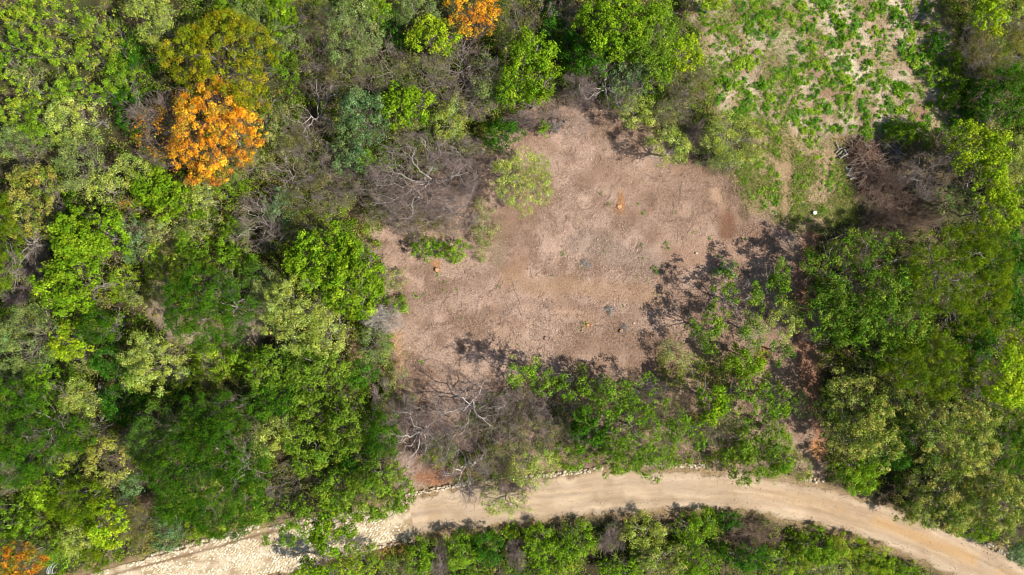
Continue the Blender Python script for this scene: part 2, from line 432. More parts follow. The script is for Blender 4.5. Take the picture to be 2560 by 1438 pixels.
# ------------------------------------------------------------------ plants
# species: category, object name, leaf length, leaf width, clump radius, leaves per m2, gap, crown depth ratio, leaf colours as they look in daylight
SPECIES = {
 'feather':   ("tree", "feathery_tree", 0.1428, 0.0672, 0.36, 435, 0.01, .55, [(58, 100, 12), (70, 110, 14), (50, 92, 16)]),
 'feathold':  ("tree", "feathery_tree", 0.1428, 0.0672, 0.36, 435, 0.01, .55, [(92, 120, 12), (80, 112, 12), (104, 130, 18)]),
 'featherblue': ("tree", "feathery_tree", 0.1428, 0.0672, 0.38, 356, 0.05, .55, [(78, 116, 44), (70, 106, 40), (88, 126, 52)]),
 'lime':      ("tree", "broadleaf_tree", 0.2184, 0.1512, 0.4, 217, 0.06, .60, [(106, 144, 28), (94, 132, 24), (124, 158, 40)]),
 'limeyellow': ("tree", "broadleaf_tree", 0.21, 0.1344, 0.38, 211, 0.07, .60, [(134, 166, 34), (120, 154, 32), (148, 174, 44)]),
 'mid':       ("tree", "broadleaf_tree", 0.1848, 0.1176, 0.4, 231, 0.1, .60, [(104, 138, 44), (118, 148, 56), (90, 126, 36)]),
 'middark':   ("tree", "broadleaf_tree", 0.1848, 0.1092, 0.38, 250, 0.03, .60, [(64, 110, 22), (76, 122, 28), (54, 100, 24)]),
 'tuft':      ("tree", "open_crowned_tree", 0.1932, 0.1176, 0.34, 145, 0.36, .55, [(98, 138, 38), (114, 152, 50), (88, 124, 34)]),
 'walnut':    ("tree", "open_crowned_tree", 0.1848, 0.1092, 0.34, 198, 0.16, .55, [(88, 128, 38), (106, 142, 50), (76, 116, 36), (124, 150, 64)]),
 'soft':      ("tree", "pale_leaved_tree", 0.1512, 0.0756, 0.38, 277, 0.08, .60, [(150, 171, 92), (138, 162, 76), (164, 182, 112)]),
 'greygreen': ("tree", "pale_leaved_tree", 0.1428, 0.0672, 0.42, 264, 0.1, .60, [(122, 146, 94), (134, 152, 104), (104, 130, 78)]),
 'bluegreen': ("tree", "blue_green_tree", 0.168, 0.1008, 0.38, 264, 0.05, .60, [(100, 132, 94), (112, 142, 106), (84, 114, 80)]),
 'speckle':   ("tree", "speckled_tree", 0.168, 0.1008, 0.36, 270, 0.06, .60, [(142, 156, 90), (114, 140, 66), (100, 126, 56), (162, 170, 104)]),
 'yellowspeck': ("tree", "speckled_tree", 0.1764, 0.1092, 0.36, 211, 0.18, .60, [(138, 146, 72), (118, 138, 60), (150, 150, 86), (128, 138, 66)]),
 'olive':     ("tree", "autumn_tree", 0.1596, 0.0924, 0.4, 283, 0.03, .60, [(120, 136, 24), (136, 144, 28), (106, 126, 30), (150, 142, 32)]),
 'orange':    ("tree", "autumn_tree", 0.1596, 0.1008, 0.38, 277, 0, .60, [(212, 160, 44), (202, 144, 46), (224, 180, 60), (176, 126, 56), (148, 132, 56)]),
 'rust':    ("tree", "autumn_tree", .165, .105, .36, 270, .05, .60, [(196, 140, 44), (150, 130, 44), (180, 122, 46), (124, 130, 46)]),
 'star':      ("tree", "pale_leaved_tree", 0.2016, 0.084, 0.32, 198, 0.25, .50, [(160, 172, 92), (146, 162, 76), (174, 180, 108)]),
 'bush':      ("shrub", "shrub", 0.1596, 0.1008, 0.32, 264, 0.03, .85, [(106, 146, 36), (92, 132, 30), (122, 160, 48)]),
 'vine':      ("shrub", "shrub", 0.1512, 0.0924, 0.3, 257, 0.08, .80, [(134, 164, 46), (120, 156, 42), (150, 170, 70), (110, 146, 46)]),
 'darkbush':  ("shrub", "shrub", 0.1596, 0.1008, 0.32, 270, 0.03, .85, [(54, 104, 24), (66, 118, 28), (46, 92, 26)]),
 'paleshrub': ("shrub", "shrub", 0.1344, 0.0672, 0.34, 237, 0.12, .80, [(140, 154, 102), (126, 144, 90), (152, 160, 118)]),
 'orangebush': ("shrub", "shrub", 0.1512, 0.0924, 0.3, 171, 0.22, .80, [(206, 124, 48), (176, 110, 50), (120, 130, 50)]),
 'semi':      ("half-bare tree", "thinning_tree", 0.126, 0.0588, 0.45, 92, 0.18, .60, [(122, 132, 84), (104, 124, 64), (140, 142, 104)]),
 'semiolive': ("half-bare tree", "thinning_tree", 0.126, 0.0588, 0.45, 112, 0.12, .60, [(112, 116, 64), (98, 110, 52), (128, 126, 84)]),
 'bare':      ("bare tree", "bare_tree", 0.1512, 0.0756, .5, 0, .0, .60, [(122, 112, 84)]),
 'brush':     ("dry brush", "brush_mound", 0.1512, 0.0504, .4, 0, .0, .8, [(140, 118, 100)]),
}

def branch_sets(rng, n0, levels, fork, wob=.06, low=.55, rlo=.62, rhi=1.0, keep=1.0):
    """Limbs in a unit crown (xy radius 1, height 1): list of (points (B,K,3), relative radii (B,K))."""
    out = []
    top = np.array([rng.normal(0, .06), rng.normal(0, .06), fork])
    tt = np.linspace(0, 1, 5)[:, None]
    trunk = tt * top + np.concatenate([np.zeros((1, 3)), rng.normal(0, .02, (3, 3)) * np.array([1, 1, 0]), np.zeros((1, 3))])
    out.append((trunk[None], np.linspace(1.25, .9, 5)[None]))
    az = (np.arange(n0) + rng.uniform(-.4, .4, n0)) * 2 * math.pi / n0 + rng.uniform(0, 6.28)
    rho = rng.uniform(rlo, rhi, n0); zz = rng.uniform(low, .95, n0) * np.sqrt(np.maximum(1.15 - rho ** 2, .12)) ** .5
    E = np.stack([np.cos(az) * rho, np.sin(az) * rho, np.clip(zz, .3, 1)], -1)
    C = np.stack([np.cos(az + rng.normal(0, .3, n0)) * rho * .4, np.sin(az + rng.normal(0, .3, n0)) * rho * .4, fork + (E[:, 2] - fork) * .75], -1)
    t = np.linspace(0, 1, 8)[None, :, None]
    P = (1 - t) ** 2 * top + 2 * t * (1 - t) * C[:, None] + t ** 2 * E[:, None]
    P[:, 1:-1] += rng.normal(0, wob * .55, P[:, 1:-1].shape)
    out.append((P, np.linspace(.62, .14, 8)[None] * rng.uniform(.7, 1.15, (n0, 1))))
    par = P
    spec = [(7, .50, 6, .24, .08), (7, .30, 5, .10, .04), (5, .18, 3, .05, .03)]
    for lv in range(levels - 1):
        k, ln, m, ra, rb = spec[lv]
        B, K, _ = par.shape
        nb = B * k
        pi = np.repeat(np.arange(B), k); f = rng.uniform(.22, .98, nb) * (K - 1); q = np.minimum(f.astype(int), K - 2); fr = (f - q)[:, None]
        S = par[pi, q] * (1 - fr) + par[pi, q + 1] * fr
        T = par[pi, q + 1] - par[pi, q]; T /= np.maximum(np.linalg.norm(T, axis=1, keepdims=True), 1e-6)
        R = rng.normal(size=(nb, 3)); R -= T * (R * T).sum(1, keepdims=True); R /= np.maximum(np.linalg.norm(R, axis=1, keepdims=True), 1e-6)
        ang = rng.uniform(.45, 1.15, nb)[:, None]
        D = T * np.cos(ang) + R * np.sin(ang); D[:, 2] = D[:, 2] * .55 + .12
        L = (ln * rng.uniform(.55, 1.2, nb))[:, None, None]
        t = np.linspace(0, 1, m)[None, :, None]
        bend = rng.normal(0, .28, (nb, 1, 3)); bend[:, :, 2] = np.abs(bend[:, :, 2]) * .4
        P = S[:, None] + L * (D[:, None] * t + bend * t ** 2)
        P[:, 1:] += rng.normal(0, wob * .35 / (lv + 1), P[:, 1:].shape)
        rr = np.hypot(P[..., 0], P[..., 1])
        lim = np.where(rr > 1, 1 / np.maximum(rr, 1e-6) ** (.35 if rhi > 1 else .7), 1)[..., None]
        P[..., :2] *= lim; P[..., 2] = np.clip(P[..., 2], .04, 1.05)
        if lv == 2 and keep < 1:
            P = P[rng.random(nb) < keep]; nb = len(P)
        out.append((P, np.linspace(ra, rb, m)[None] * rng.uniform(.7, 1.2, (nb, 1))))
        par = P
    return out

def crown_leaves(rng, rx, ry, H, rz, sp, grad=None, dens=1.0, lowlit=.35):
    """Leaf clumps through a crown, in metres about the tree's base; crown centred on its own axis."""
    _, _, ll, lw, rc, dn, gap, _, pal = sp
    area = math.pi * rx * ry
    nc = max(6, int(area / (math.pi * rc * rc) * 2.3))
    th = rng.uniform(0, 2 * math.pi, nc); r = np.sqrt(rng.uniform(0, 1, nc))
    out = np.ones(nc)
    for k in range(2, 9):
        out += rng.normal(0, .15 / k ** .7) * np.cos(k * th + rng.uniform(0, 6.28))
    out = np.clip(out, .68, 1.18)
    ox, oy = rng.uniform(0, 500, 2)
    x = np.cos(th) * r * out * rx; y = np.sin(th) * r * out * ry
    n1 = fbm((x + ox) * .38, (y + oy) * .38, 3, 3); n2 = fbm((x + ox) * .8, (y + oy) * .8, 4, 3)
    dome = np.sqrt(np.maximum(1 - (r * .97) ** 2, .02))
    inner = rng.random(nc) < lowlit
    soft_top = .45 if sp[1] == 'feathery_tree' else 1.0      # smooth domes against lumpy crowns
    hz = dome * rng.uniform(.9, 1.05, nc) + ((n1 - .5) * .8 + (n2 - .5) * .7) * soft_top + rng.normal(0, .05, nc)
    hz = np.where(inner, hz * rng.uniform(.05, .8, nc), hz)
    z = H - rz + hz * rz
    keep = (n2 * .55 + fbm((x + ox) * .25, (y + oy) * .25, 6, 2) * .45) > (.25 + gap * .62)
    keep |= rng.random(nc) < .06
    if grad is not None:
        keep &= rng.random(nc) < np.clip(.9 + (np.cos(th) * grad[0] + np.sin(th) * grad[1]) * r * 1.1 + (n1 - .5) * .6, .04, 1)
    x, y, z, n1 = x[keep], y[keep], np.maximum(z[keep], .15), n1[keep]
    nc = len(x)
    if nc == 0:
        return None
    tot = int(area * .9 * dn * dens * nc / max(len(keep), 1)) + 20
    cr = rc * .88 * np.clip(rng.lognormal(0, .32, nc), .45, 1.9)
    w = cr ** 2; ci = rng.choice(nc, tot, p=w / w.sum())
    d = rng.normal(size=(tot, 3)); d /= np.linalg.norm(d, axis=1, keepdims=True)
    rad = rng.uniform(.15, 1, tot) ** .45
    loose = np.where(rng.random(tot) < .16, 2.0, 1.0)
    off = d * (rad * cr[ci] * loose)[:, None] * np.array([1, 1, .62])
    P = np.stack([x, y, z], -1)[ci] + off
    P[:, 2] = np.maximum(P[:, 2], .06)
    N = d * .95 + rng.normal(0, .42, (tot, 3)) + np.array([0, 0, .42])
    pal = lin(pal) * K_LEAF
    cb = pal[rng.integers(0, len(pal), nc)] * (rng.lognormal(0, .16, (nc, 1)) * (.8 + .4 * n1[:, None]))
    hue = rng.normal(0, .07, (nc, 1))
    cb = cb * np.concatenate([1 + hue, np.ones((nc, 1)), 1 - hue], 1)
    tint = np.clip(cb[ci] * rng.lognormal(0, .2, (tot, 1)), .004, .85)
    V, F = leaf_quads(P, N, 1.12 * ll * rng.uniform(.6, 1.3, tot), 1.12 * lw * rng.uniform(.65, 1.25, tot), rng)
    return V, F, tint

GROUPS = {'feathery_tree': "feathery trees of the thicket", 'broadleaf_tree': "broad-leaved trees of the thicket", 'open_crowned_tree': "open-crowned trees round the clearing",
          'pale_leaved_tree': "pale-leaved trees of the thicket", 'blue_green_tree': "blue-green trees of the thicket", 'speckled_tree': "speckled trees of the thicket", 'autumn_tree': "trees in autumn colour",
          'shrub': "shrubs of the thicket", 'thinning_tree': "half-bare trees of the thicket", 'bare_tree': "bare trees of the thicket", 'brush_mound': "dry brush mounds"}

def plant(i, row):
    px, py, rxp, ryp, H, key, label = row[:7]
    opt = row[7] if len(row) > 7 else {}
    sp = SPECIES[key]
    rng = np.random.default_rng(1000 + i * 7 + int(px))
    if py > 1290 and px > 980 and py > 1438 - 150 and row[5] in ('bush', 'vine', 'darkbush', 'paleshrub', 'soft', 'speckle'):
        H = H * .55 if px < 2300 else H * .75       # low growth below the road
    elif sp[0] == 'shrub' and px < 300 and py < 480:
        rxp, ryp = rxp * .8, ryp * .8
        H = H * rng.uniform(.9, 1.9)                                # vine towers of the upper left
    zc = H * (.72 if sp[0] not in ("shrub", "dry brush") else .6)
    s = (CAM_H - zc) / FPX
    rx, ry = rxp * s, ryp * s
    c = W(px, py, zc)
    rz = min(H * .8, max(rx, ry) * sp[7] * opt.get('deep', 1.15)) if sp[0] not in ("shrub", "dry brush") else H * .85
    root = bpy.data.objects.new(sp[1], None)
    root.empty_display_size = .5
    root.location = (c[0], c[1], -.05)
    COL.objects.link(root)
    tag(root, label, sp[0], GROUPS[sp[1]])
    bare = key in ('bare', 'semi', 'semiolive', 'brush') or opt.get('skel')
    big = max(rx, ry)
    if key == 'brush':
        B = branch_sets(rng, 15, 4, .05, .07, .25, .2, 1.2, .4)
        r0 = .05
    elif bare:
        B = branch_sets(rng, opt.get('limbs', 7), 4, opt.get('fork', .3), .09, rlo=.75, keep=opt.get('twig', .5))
        r0 = opt.get('r0', .03 + .022 * big) * .66
    elif sp[0] == "shrub":
        B = branch_sets(rng, 6, 2, .06, .05)
        r0 = .05
    else:
        B = branch_sets(rng, 7, 3 if big > 2.5 else 2, .3, .07)
        r0 = .05 + .026 * big
    sc = np.array([rx * .96, ry * .96, H * (.97 if bare else .84)])
    wood = []; twig = []
    for lv, (P, R) in enumerate(B):
        Q = P * sc
        rr = np.maximum(R * r0, .0085 if lv >= 3 else .012 if lv == 2 else .02)
        (wood if lv < (3 if not bare else 2 if key == 'brush' else 3) else twig).append(tubes(Q, rr, 5 if lv < 2 else 3))
    V, F = join(wood)
    pale = opt.get('bark', 'pale' if bare else 'grey')
    if key == 'brush':
        link("stems", mesh_from("stems", V, F, smooth=True), WHITE_TWIG if opt.get('white') else BROWN_TWIG, root)
        V, F = join(twig)
        link("twigs", mesh_from("twigs", V, F), BROWN_TWIG if opt.get('brown') else WHITE_TWIG if opt.get('white') else TWIG, root)
        return root
    link("stems" if sp[0] == "shrub" else "trunk", mesh_from("trunk", V, F, smooth=True), {'pale': PALE_BARK, 'white': WHITE_TWIG}.get(pale, GREY_BARK), root)
    if twig:
        V, F = join(twig)
        link("twigs", mesh_from("twigs", V, F), TWIG if not opt.get('skel') else BROWN_TWIG, root)
    if sp[5] > 0:
        lv = crown_leaves(rng, rx, ry, H, rz, sp, opt.get('grad'), opt.get('dens', 1.0))
        if lv is not None:
            link("foliage" if sp[0] == "shrub" else "crown", mesh_from("crown", lv[0], lv[1], lv[2]), LEAF, root)
    return root

# ------------------------------------------------------------------ every tree and shrub: where its crown shows, half-widths, height, species, label
ROWS = [
# --- upper left: thicket round the orange tree
(536, 335, 106, 128, 10, 'orange', "large orange autumn tree, its left side thin and twiggy", {'skel': 1, 'grad': (.22, -.16), 'dens': 1.5, 'limbs': 9, 'r0': .13, 'twig': .8}),
(402, 318, 78, 98, 8, 'bare', "grey-brown bare tree leaning into the orange tree's left side", {'limbs': 9, 'twig': .9}),
(415, 330, 74, 92, 7, 'rust', "thin rusty tree behind the bare twigs left of the orange tree", {'dens': .14}),
(556, 140, 128, 112, 10, 'olive', "olive-yellow tree touching the top of the large orange tree", {'dens': 1.1}),
(640, 262, 45, 50, 7, 'olive', "small olive-yellow tree wedged against the orange tree's right shoulder"),
(386, 52, 62, 62, 8, 'soft', "soft green tree at the top edge, left of the olive-yellow tree"),
(34, 35, 55, 50, 5, 'vine', "yellow-green tangle in the top left corner"),
(105, 40, 50, 55, 5, 'vine', "vine-covered shrub second from the top left corner"),
(188, 55, 52, 55, 5.5, 'vine', "vine-draped shrub at the top edge with a bright crest"),
(258, 78, 48, 70, 6, 'vine', "tall vine-covered shrub beside a deep shadow near the top edge"),
(150, 128, 60, 45, 4.5, 'vine', "rounded vine shrub below the bright crested one"),
(225, 142, 46, 38, 4.5, 'vine', "vine shrub hanging over the small dark hollow"),
(60, 115, 50, 42, 4, 'bush', "bright green shrub below the corner tangle"),
(18, 165, 30, 40, 4, 'bush', "bright shrub cut by the left edge near the top"),
(72, 190, 58, 45, 3.5, 'paleshrub', "greyish straw-toned shrub between two bright shrubs at upper left"),
(304, 192, 40, 50, 5, 'bush', "small round shrub lit against the dark gap left of the olive-yellow tree"),
(155, 224, 40, 40, 5, 'bush', "small round shrub just right of a black shadow hole"),
(204, 226, 26, 40, 4, 'vine', "lime shrub, leftmost of the pair left of the orange tree"),
(254, 238, 32, 34, 4, 'bush', "green shrub, rightmost of the pair left of the orange tree"),
(45, 285, 60, 55, 6, 'vine', "broad yellow-green shrub at the left edge, level with the orange tree"),
(168, 300, 42, 60, 6, 'soft', "light green tree beside a black shadow, level with the orange tree"),
(222, 300, 32, 45, 5, 'soft', "slim light green tree left of the orange tree's twiggy side"),
(52, 360, 58, 48, 5.5, 'greygreen', "grey-green tree at the left edge below the broad yellow-green shrub"),
(205, 400, 58, 75, 6.5, 'greygreen', "long pale grey-green crown below left of the orange tree"),
(120, 340, 45, 42, 5, 'bush', "green shrub between two pale crowns at the left"),
(332, 432, 44, 44, 6, 'soft', "yellow-green tree directly below the orange tree's twiggy side"),
(384, 466, 55, 42, 6, 'lime', "lime tree below the orange tree's left foot"),
(330, 514, 25, 34, 4, 'orangebush', "small rusty orange shrub in a dark gap below the orange tree"),
(445, 508, 65, 48, 6.5, 'lime', "light lime tree under the tip of the orange tree"),
(503, 492, 48, 52, 6, 'soft', "yellow-green tree right below the tip of the orange tree"),
(588, 22, 60, 42, 7, 'bush', "green shrub at the top edge above the olive-yellow tree"),
(655, 72, 62, 68, 8, 'greygreen', "soft pale green tree right of the olive-yellow tree's top"),
(712, 40, 42, 50, 7, 'lime', "lime tree at the top edge right of the soft pale green tree"),
(735, 100, 40, 42, 6, 'greygreen', "small grey-green tree below the lime one at the top edge"),
(700, 148, 48, 44, 6.5, 'bush', "green shrub right of the olive-yellow tree"),
(790, 45, 60, 55, 7.5, 'semiolive', "dull olive half-bare tree at the top edge"),
(800, 145, 60, 50, 6, 'semi', "grey-green half-bare tree above the dark bare tree"),
(890, 88, 82, 92, 9, 'greygreen', "wide grey-green tree near the top edge left of the orange treetop"),
(944, 28, 32, 46, 7, 'lime', "bright lime sprig tree at the top edge beside the wide grey-green tree"),
(783, 268, 75, 82, 6.5, 'bare', "dark-hearted bare tree with two pale limbs, right of the orange tree", {'bark': 'white', 'limbs': 5, 'r0': .15}),
(700, 330, 58, 62, 5.5, 'paleshrub', "pale thicket shrub between the orange tree and the bare tree"),
(740, 355, 40, 40, 5, 'semiolive', "yellowish half-bare tree below the two-limbed bare tree"),
(712, 430, 80, 62, 6, 'bare', "sprawling bare tree with white crooked limbs below the orange tree's right", {'bark': 'white', 'limbs': 6}),
(620, 405, 55, 40, 5, 'paleshrub', "pale green shrub hugging the orange tree's lower right"),
(560, 455, 45, 40, 5, 'bush', "small green shrub beneath the orange tree's lower tip"),
(790, 400, 55, 55, 5, 'semi', "grey-green half-bare tree left of the blue-green tree's foot"),
(648, 556, 80, 78, 6.5, 'bare', "bare tree with fanned white twigs above the dark feathery dome", {'bark': 'white', 'limbs': 8}),
(705, 520, 48, 48, 4, 'bluegreen', "blue-green low tree seen through white twigs"),
(770, 505, 70, 60, 5, 'semiolive', "brownish half-bare tree left of the great bare tree"),
(840, 480, 60, 55, 5, 'semi', "half-bare tree with grey haze beside the great bare tree"),
(578, 582, 34, 44, 4.5, 'bush', "green shrub left of the fanned white twigs"),
(590, 640, 45, 36, 4, 'bush', "green shrub tucked above the dark feathery dome"),
# --- upper middle
(1038, 32, 62, 52, 7.5, 'greygreen', "green tree at the top edge left of the orange treetop"),
(985, 70, 35, 55, 5, 'darkbush', "dark shrub in the gap between two grey-green trees at the top"),
(1085, 98, 62, 52, 7.5, 'limeyellow', "yellow-lime tree below left of the orange treetop", {'dens': .9}),
(1182, 34, 68, 62, 8.5, 'orange', "sparse orange treetop cut by the top edge", {'dens': .95, 'grad': (.2, -.2), 'skel': 1}),
(1262, 92, 24, 40, 5, 'soft', "narrow pale green tree below right of the orange treetop"),
(1300, 45, 60, 62, 7, 'semiolive', "dull olive twiggy tree right of the orange treetop"),
(1418, 28, 52, 44, 6, 'bare', "grey bare tree at the top edge left of the big green tree"),
(1376, 58, 36, 44, 5, 'darkbush', "dark green shrub beside the grey bare tree at the top edge"),
(1545, 62, 105, 82, 8.5, 'lime', "big clumpy green tree at the top centre right", {'dens': 1.1}),
(1610, 100, 78, 62, 8, 'mid', "lower right lobe tree of the big clumpy green pair"),
(1480, 150, 45, 52, 6, 'middark', "dark green tree below left of the big clumpy green tree"),
(1430, 130, 40, 55, 4, 'darkbush', "dark shrub in shade left of the big clumpy green tree"),
(1655, 35, 26, 30, 5, 'mid', "small green tree at the top edge beside the weedy field"),
(1528, 205, 78, 92, 7, 'bare', "bare tree with white fan of twigs below the big clumpy green tree", {'bark': 'white', 'limbs': 9, 'r0': .14}),
(1575, 195, 52, 48, 5, 'bluegreen', "blue-green tree behind the white fan of twigs"),
(1638, 190, 46, 38, 6, 'mid', "green tree right of the white fan of twigs"),
(1708, 142, 46, 46, 6, 'limeyellow', "yellow-lime tree at the weedy field's left corner", {'dens': .85}),
(1728, 210, 54, 50, 5, 'semiolive', "dusky olive twiggy tree at the weedy field's left edge"),
(1327, 138, 54, 52, 8, 'lime', "lime tree with loose clumps left of the dark shrubs, top lobe"),
(1352, 200, 40, 55, 7.5, 'lime', "lime tree with loose clumps above the bare ground, right lobe", {'dens': .9}),
(1285, 222, 40, 46, 7, 'lime', "lime tree with loose clumps beside grey twigs, left lobe", {'dens': .8}),
(1332, 245, 34, 28, 6, 'lime', "lime clump nearest the clearing's top edge"),
(1150, 160, 98, 78, 7.5, 'bare', "wide bare tree with long pale limb below the orange treetop", {'limbs': 8}),
(1078, 195, 70, 62, 7, 'semi', "half-bare tree with pale forked limbs left of the wide bare tree"),
(1180, 250, 66, 52, 5, 'bare', "low grey bare tree left of the lime clumps", {'limbs': 9}),
(1222, 205, 46, 62, 5.5, 'greygreen', "hazy grey-green tree left of the lime clumps"),
(962, 165, 74, 68, 7, 'semi', "grey-green half-bare tree above the lime and blue-green pair"),
(870, 190, 55, 42, 6, 'semiolive', "olive half-bare tree above the blue-green tree"),
(1018, 268, 62, 60, 7, 'lime', "round lime tree right of the blue-green tree", {'dens': 1.1}),
(1020, 325, 55, 32, 4.5, 'paleshrub', "pale shrub under the round lime tree"),
(912, 298, 62, 72, 7.5, 'bluegreen', "blue-green tree left of the round lime tree"),
(878, 392, 48, 46, 6, 'bluegreen', "pale blue-green tree below the larger blue-green one"),
(918, 412, 28, 30, 4, 'bush', "small bright shrub at the great bare tree's upper left"),
(1118, 312, 48, 48, 5, 'soft', "pale yellow-green tree above the great bare tree"),
(1125, 258, 40, 34, 4.5, 'paleshrub', "pale shrub between round lime tree and low grey bare tree"),
(1260, 336, 46, 42, 4.5, 'darkbush', "solitary dark green round shrub at the clearing's upper left"),
(1361, 319, 15, 20, 2, 'bush', "tiny light green shrub at the clearing's top edge"),
(1310, 300, 50, 26, 3, 'brush', "grey dry brush above the solitary dark shrub"),
(1186, 366, 46, 28, 3, 'paleshrub', "tan olive shrub left of the solitary dark shrub"),
(1055, 440, 138, 112, 8.5, 'bare', "great grey-brown bare tree with wide spreading limbs", {'limbs': 10, 'r0': .24, 'twig': 1.0}),
(1180, 450, 55, 60, 5, 'brush', "grey twig haze right of the great bare tree"),
(1308, 452, 80, 74, 6, 'soft', "pale yellow-green tree standing alone at the clearing's left", {'dens': .95}),
(1060, 555, 80, 50, 4, 'semiolive', "low half-bare tree below the great bare tree"),
(1075, 622, 46, 30, 3, 'bush', "low green shrub at the clearing's left below the great bare tree"),
(1135, 625, 36, 26, 2.6, 'bush', "low green shrub beside another under the great bare tree, nearer the clearing"),
(1205, 570, 34, 70, 2.2, 'paleshrub', "thin grey-green shrub at the clearing's left edge"),
(960, 520, 50, 55, 4.5, 'semi', "half-bare grey tree left of the great bare tree's foot"),
(1420, 285, 70, 60, 5, 'bare', "thin dark bare tree over the clearing's top edge", {'limbs': 4, 'bark': 'grey'}),
(1590, 282, 40, 44, 5, 'soft', "pale green tree above the big shadow in the clearing"),
(1655, 288, 40, 44, 4.5, 'paleshrub', "grey-green shrub between two pale trees at the clearing's top right"),
(1672, 372, 50, 54, 5.5, 'soft', "pale green tree right of the big shadow in the clearing", {'dens': .9}),
(1738, 338, 40, 50, 4, 'brush', "dim grey brush beside the soft yellow-green tree"),
(1832, 350, 74, 68, 6, 'soft', "soft yellow-green tree between clearing and weedy field"),
(1790, 390, 45, 36, 4, 'greygreen', "grey-green tree below the soft yellow-green tree by the field"),
(1782, 8, 32, 20, 4, 'limeyellow', "lime tree tip at the top edge of the weedy field"),
# --- upper right
(2469, 42, 42, 44, 5.5, 'limeyellow', "bright lime tree near the top right corner"),
(2532, 20, 45, 40, 6, 'soft', "pale tree in the top right corner"),
(2506, 138, 72, 84, 4.5, 'semiolive', "large olive twiggy tree at the right edge near the top", {'dens': 2.0}),
(2440, 130, 40, 70, 3, 'semiolive', "olive twiggy tree leaning over the weedy field's right edge", {'dens': 1.5}),
(2520, 240, 62, 68, 6, 'middark', "dark green tree at the right edge below the olive twiggy tree"),
(2440, 235, 42, 46, 2, 'darkbush', "deep green shrub in shade right of the weedy field"),
(2420, 300, 45, 34, 2, 'darkbush', "deep green shrub at the weedy field's lower right corner"),
(2348, 112, 26, 28, 2, 'darkbush', "dark shrub at the weedy field's right edge, uppermost"),
(2395, 152, 26, 30, 2.2, 'bush', "green shrub at the weedy field's right edge below the uppermost dark one"),
(2345, 188, 26, 24, 1.8, 'bush', "green shrub at the weedy field's right side, lower on the edge"),
(2389, 200, 24, 34, 2, 'bush', "narrow green shrub close to the shade right of the weedy field"),
(2372, 245, 22, 28, 1.8, 'bush', "small green shrub right of the field, above the corner shadow"),
(2418, 365, 68, 58, 7, 'limeyellow', "yellow-lime tree with bare white branches at the right", {'dens': .7}),
(2405, 392, 45, 48, 7.4, 'bare', "white bare branches standing in the yellow-lime tree", {'bark': 'white', 'limbs': 5, 'r0': .12}),
(2470, 380, 36, 46, 7, 'limeyellow', "lime tree right of the white bare branches"),
(2530, 410, 50, 60, 7, 'soft', "light green tree at the right edge below the dark green tree"),
(2462, 455, 38, 54, 7.5, 'limeyellow', "yellow-lime tree above the round olive-green dome"),
(2485, 528, 42, 54, 7.5, 'limeyellow', "brightest lime tree touching the olive-green dome's upper right"),
(2550, 500, 40, 55, 6, 'bush', "green shrub at the right edge beside the brightest lime tree"),
(2328, 440, 66, 62, 6, 'bare', "grey bare tree right of the brush pile", {'limbs': 9}),
(2385, 505, 46, 42, 5, 'greygreen', "grey-green tree beneath the grey bare tree"),
(2262, 330, 46, 26, 2.2, 'bush', "low green shrub between the field and the brush pile"),
(2228, 475, 80, 82, 2.8, 'brush', "dark brown brush mound right of the brush pile", {'brown': 1}),
(2235, 562, 76, 46, 2.2, 'brush', "dark brown brush mound above the big open-crowned tree", {'brown': 1}),
# --- left middle
(12, 606, 38, 125, 9.5, 'feathold', "dark olive-green tree cut by the left edge"),
(85, 505, 66, 95, 7, 'yellowspeck', "yellow-speckled tree beside the dark olive tree at the left edge"),
(76, 668, 44, 66, 3.5, 'brush', "grey-brown brush mound near the left edge", {}),
(40, 745, 40, 26, 2.5, 'brush', "small pale brush mound below the grey-brown one"),
(235, 590, 92, 72, 8.5, 'lime', "big lime tree left of the centre left, upper half", {'dens': 1.15}),
(186, 712, 76, 80, 8.5, 'lime', "big lime tree left of the dark dome, lower half", {'dens': 1.15}),
(182, 852, 52, 50, 6, 'limeyellow', "yellow-green tree below the big lime tree", {'dens': .8}),
(62, 850, 74, 90, 8, 'greygreen', "grey-green tree at the left edge below the brush mounds"),
(255, 815, 52, 48, 6.5, 'feather', "small dark feathery tree below the big lime tree"),
(290, 810, 20, 22, 4, 'bush', "little lime shrub on the small dark feathery tree's right"),
(380, 648, 36, 52, 4, 'vine', "vine shrub on straw-coloured grass above the dark dome"),
(412, 578, 62, 44, 3.5, 'paleshrub', "pale straw-green shrub above the vine shrub"),
(302, 700, 42, 34, 4, 'vine', "olive vine shrub right of the big lime tree"),
(345, 735, 45, 36, 3, 'paleshrub', "pale twiggy shrub left of the dark dome"),
(335, 600, 30, 60, 5, 'bluegreen', "slim blue-green tree right of the big lime tree's top"),
(500, 560, 55, 40, 4, 'paleshrub', "pale shrub under the lime trees, left of the fanned twigs"),
(480, 620, 46, 40, 4, 'bush', "olive green shrub above the dark feathery dome's left"),
(533, 770, 112, 100, 11, 'feather', "dark feathery dome standing on straw-coloured ground", {'deep': .9}),
(638, 688, 38, 32, 6, 'featherblue', "greyish feathery tree at the dark dome's upper right"),
(812, 650, 92, 80, 9, 'lime', "brilliant lime tree at the clearing's left, upper half", {'dens': 1.25}),
(885, 700, 80, 92, 9, 'lime', "brilliant lime tree beside the clearing, right half", {'dens': 1.25}),
(742, 785, 98, 88, 8.5, 'soft', "pale yellow-green tree right of the dark feathery dome", {'dens': 1.15}),
(820, 830, 55, 58, 8, 'soft', "pale yellow-green tree below the brilliant lime tree", {'dens': 1.1}),
(675, 740, 40, 62, 6.5, 'greygreen', "grey-green tree between the dark dome and the pale yellow-green tree"),
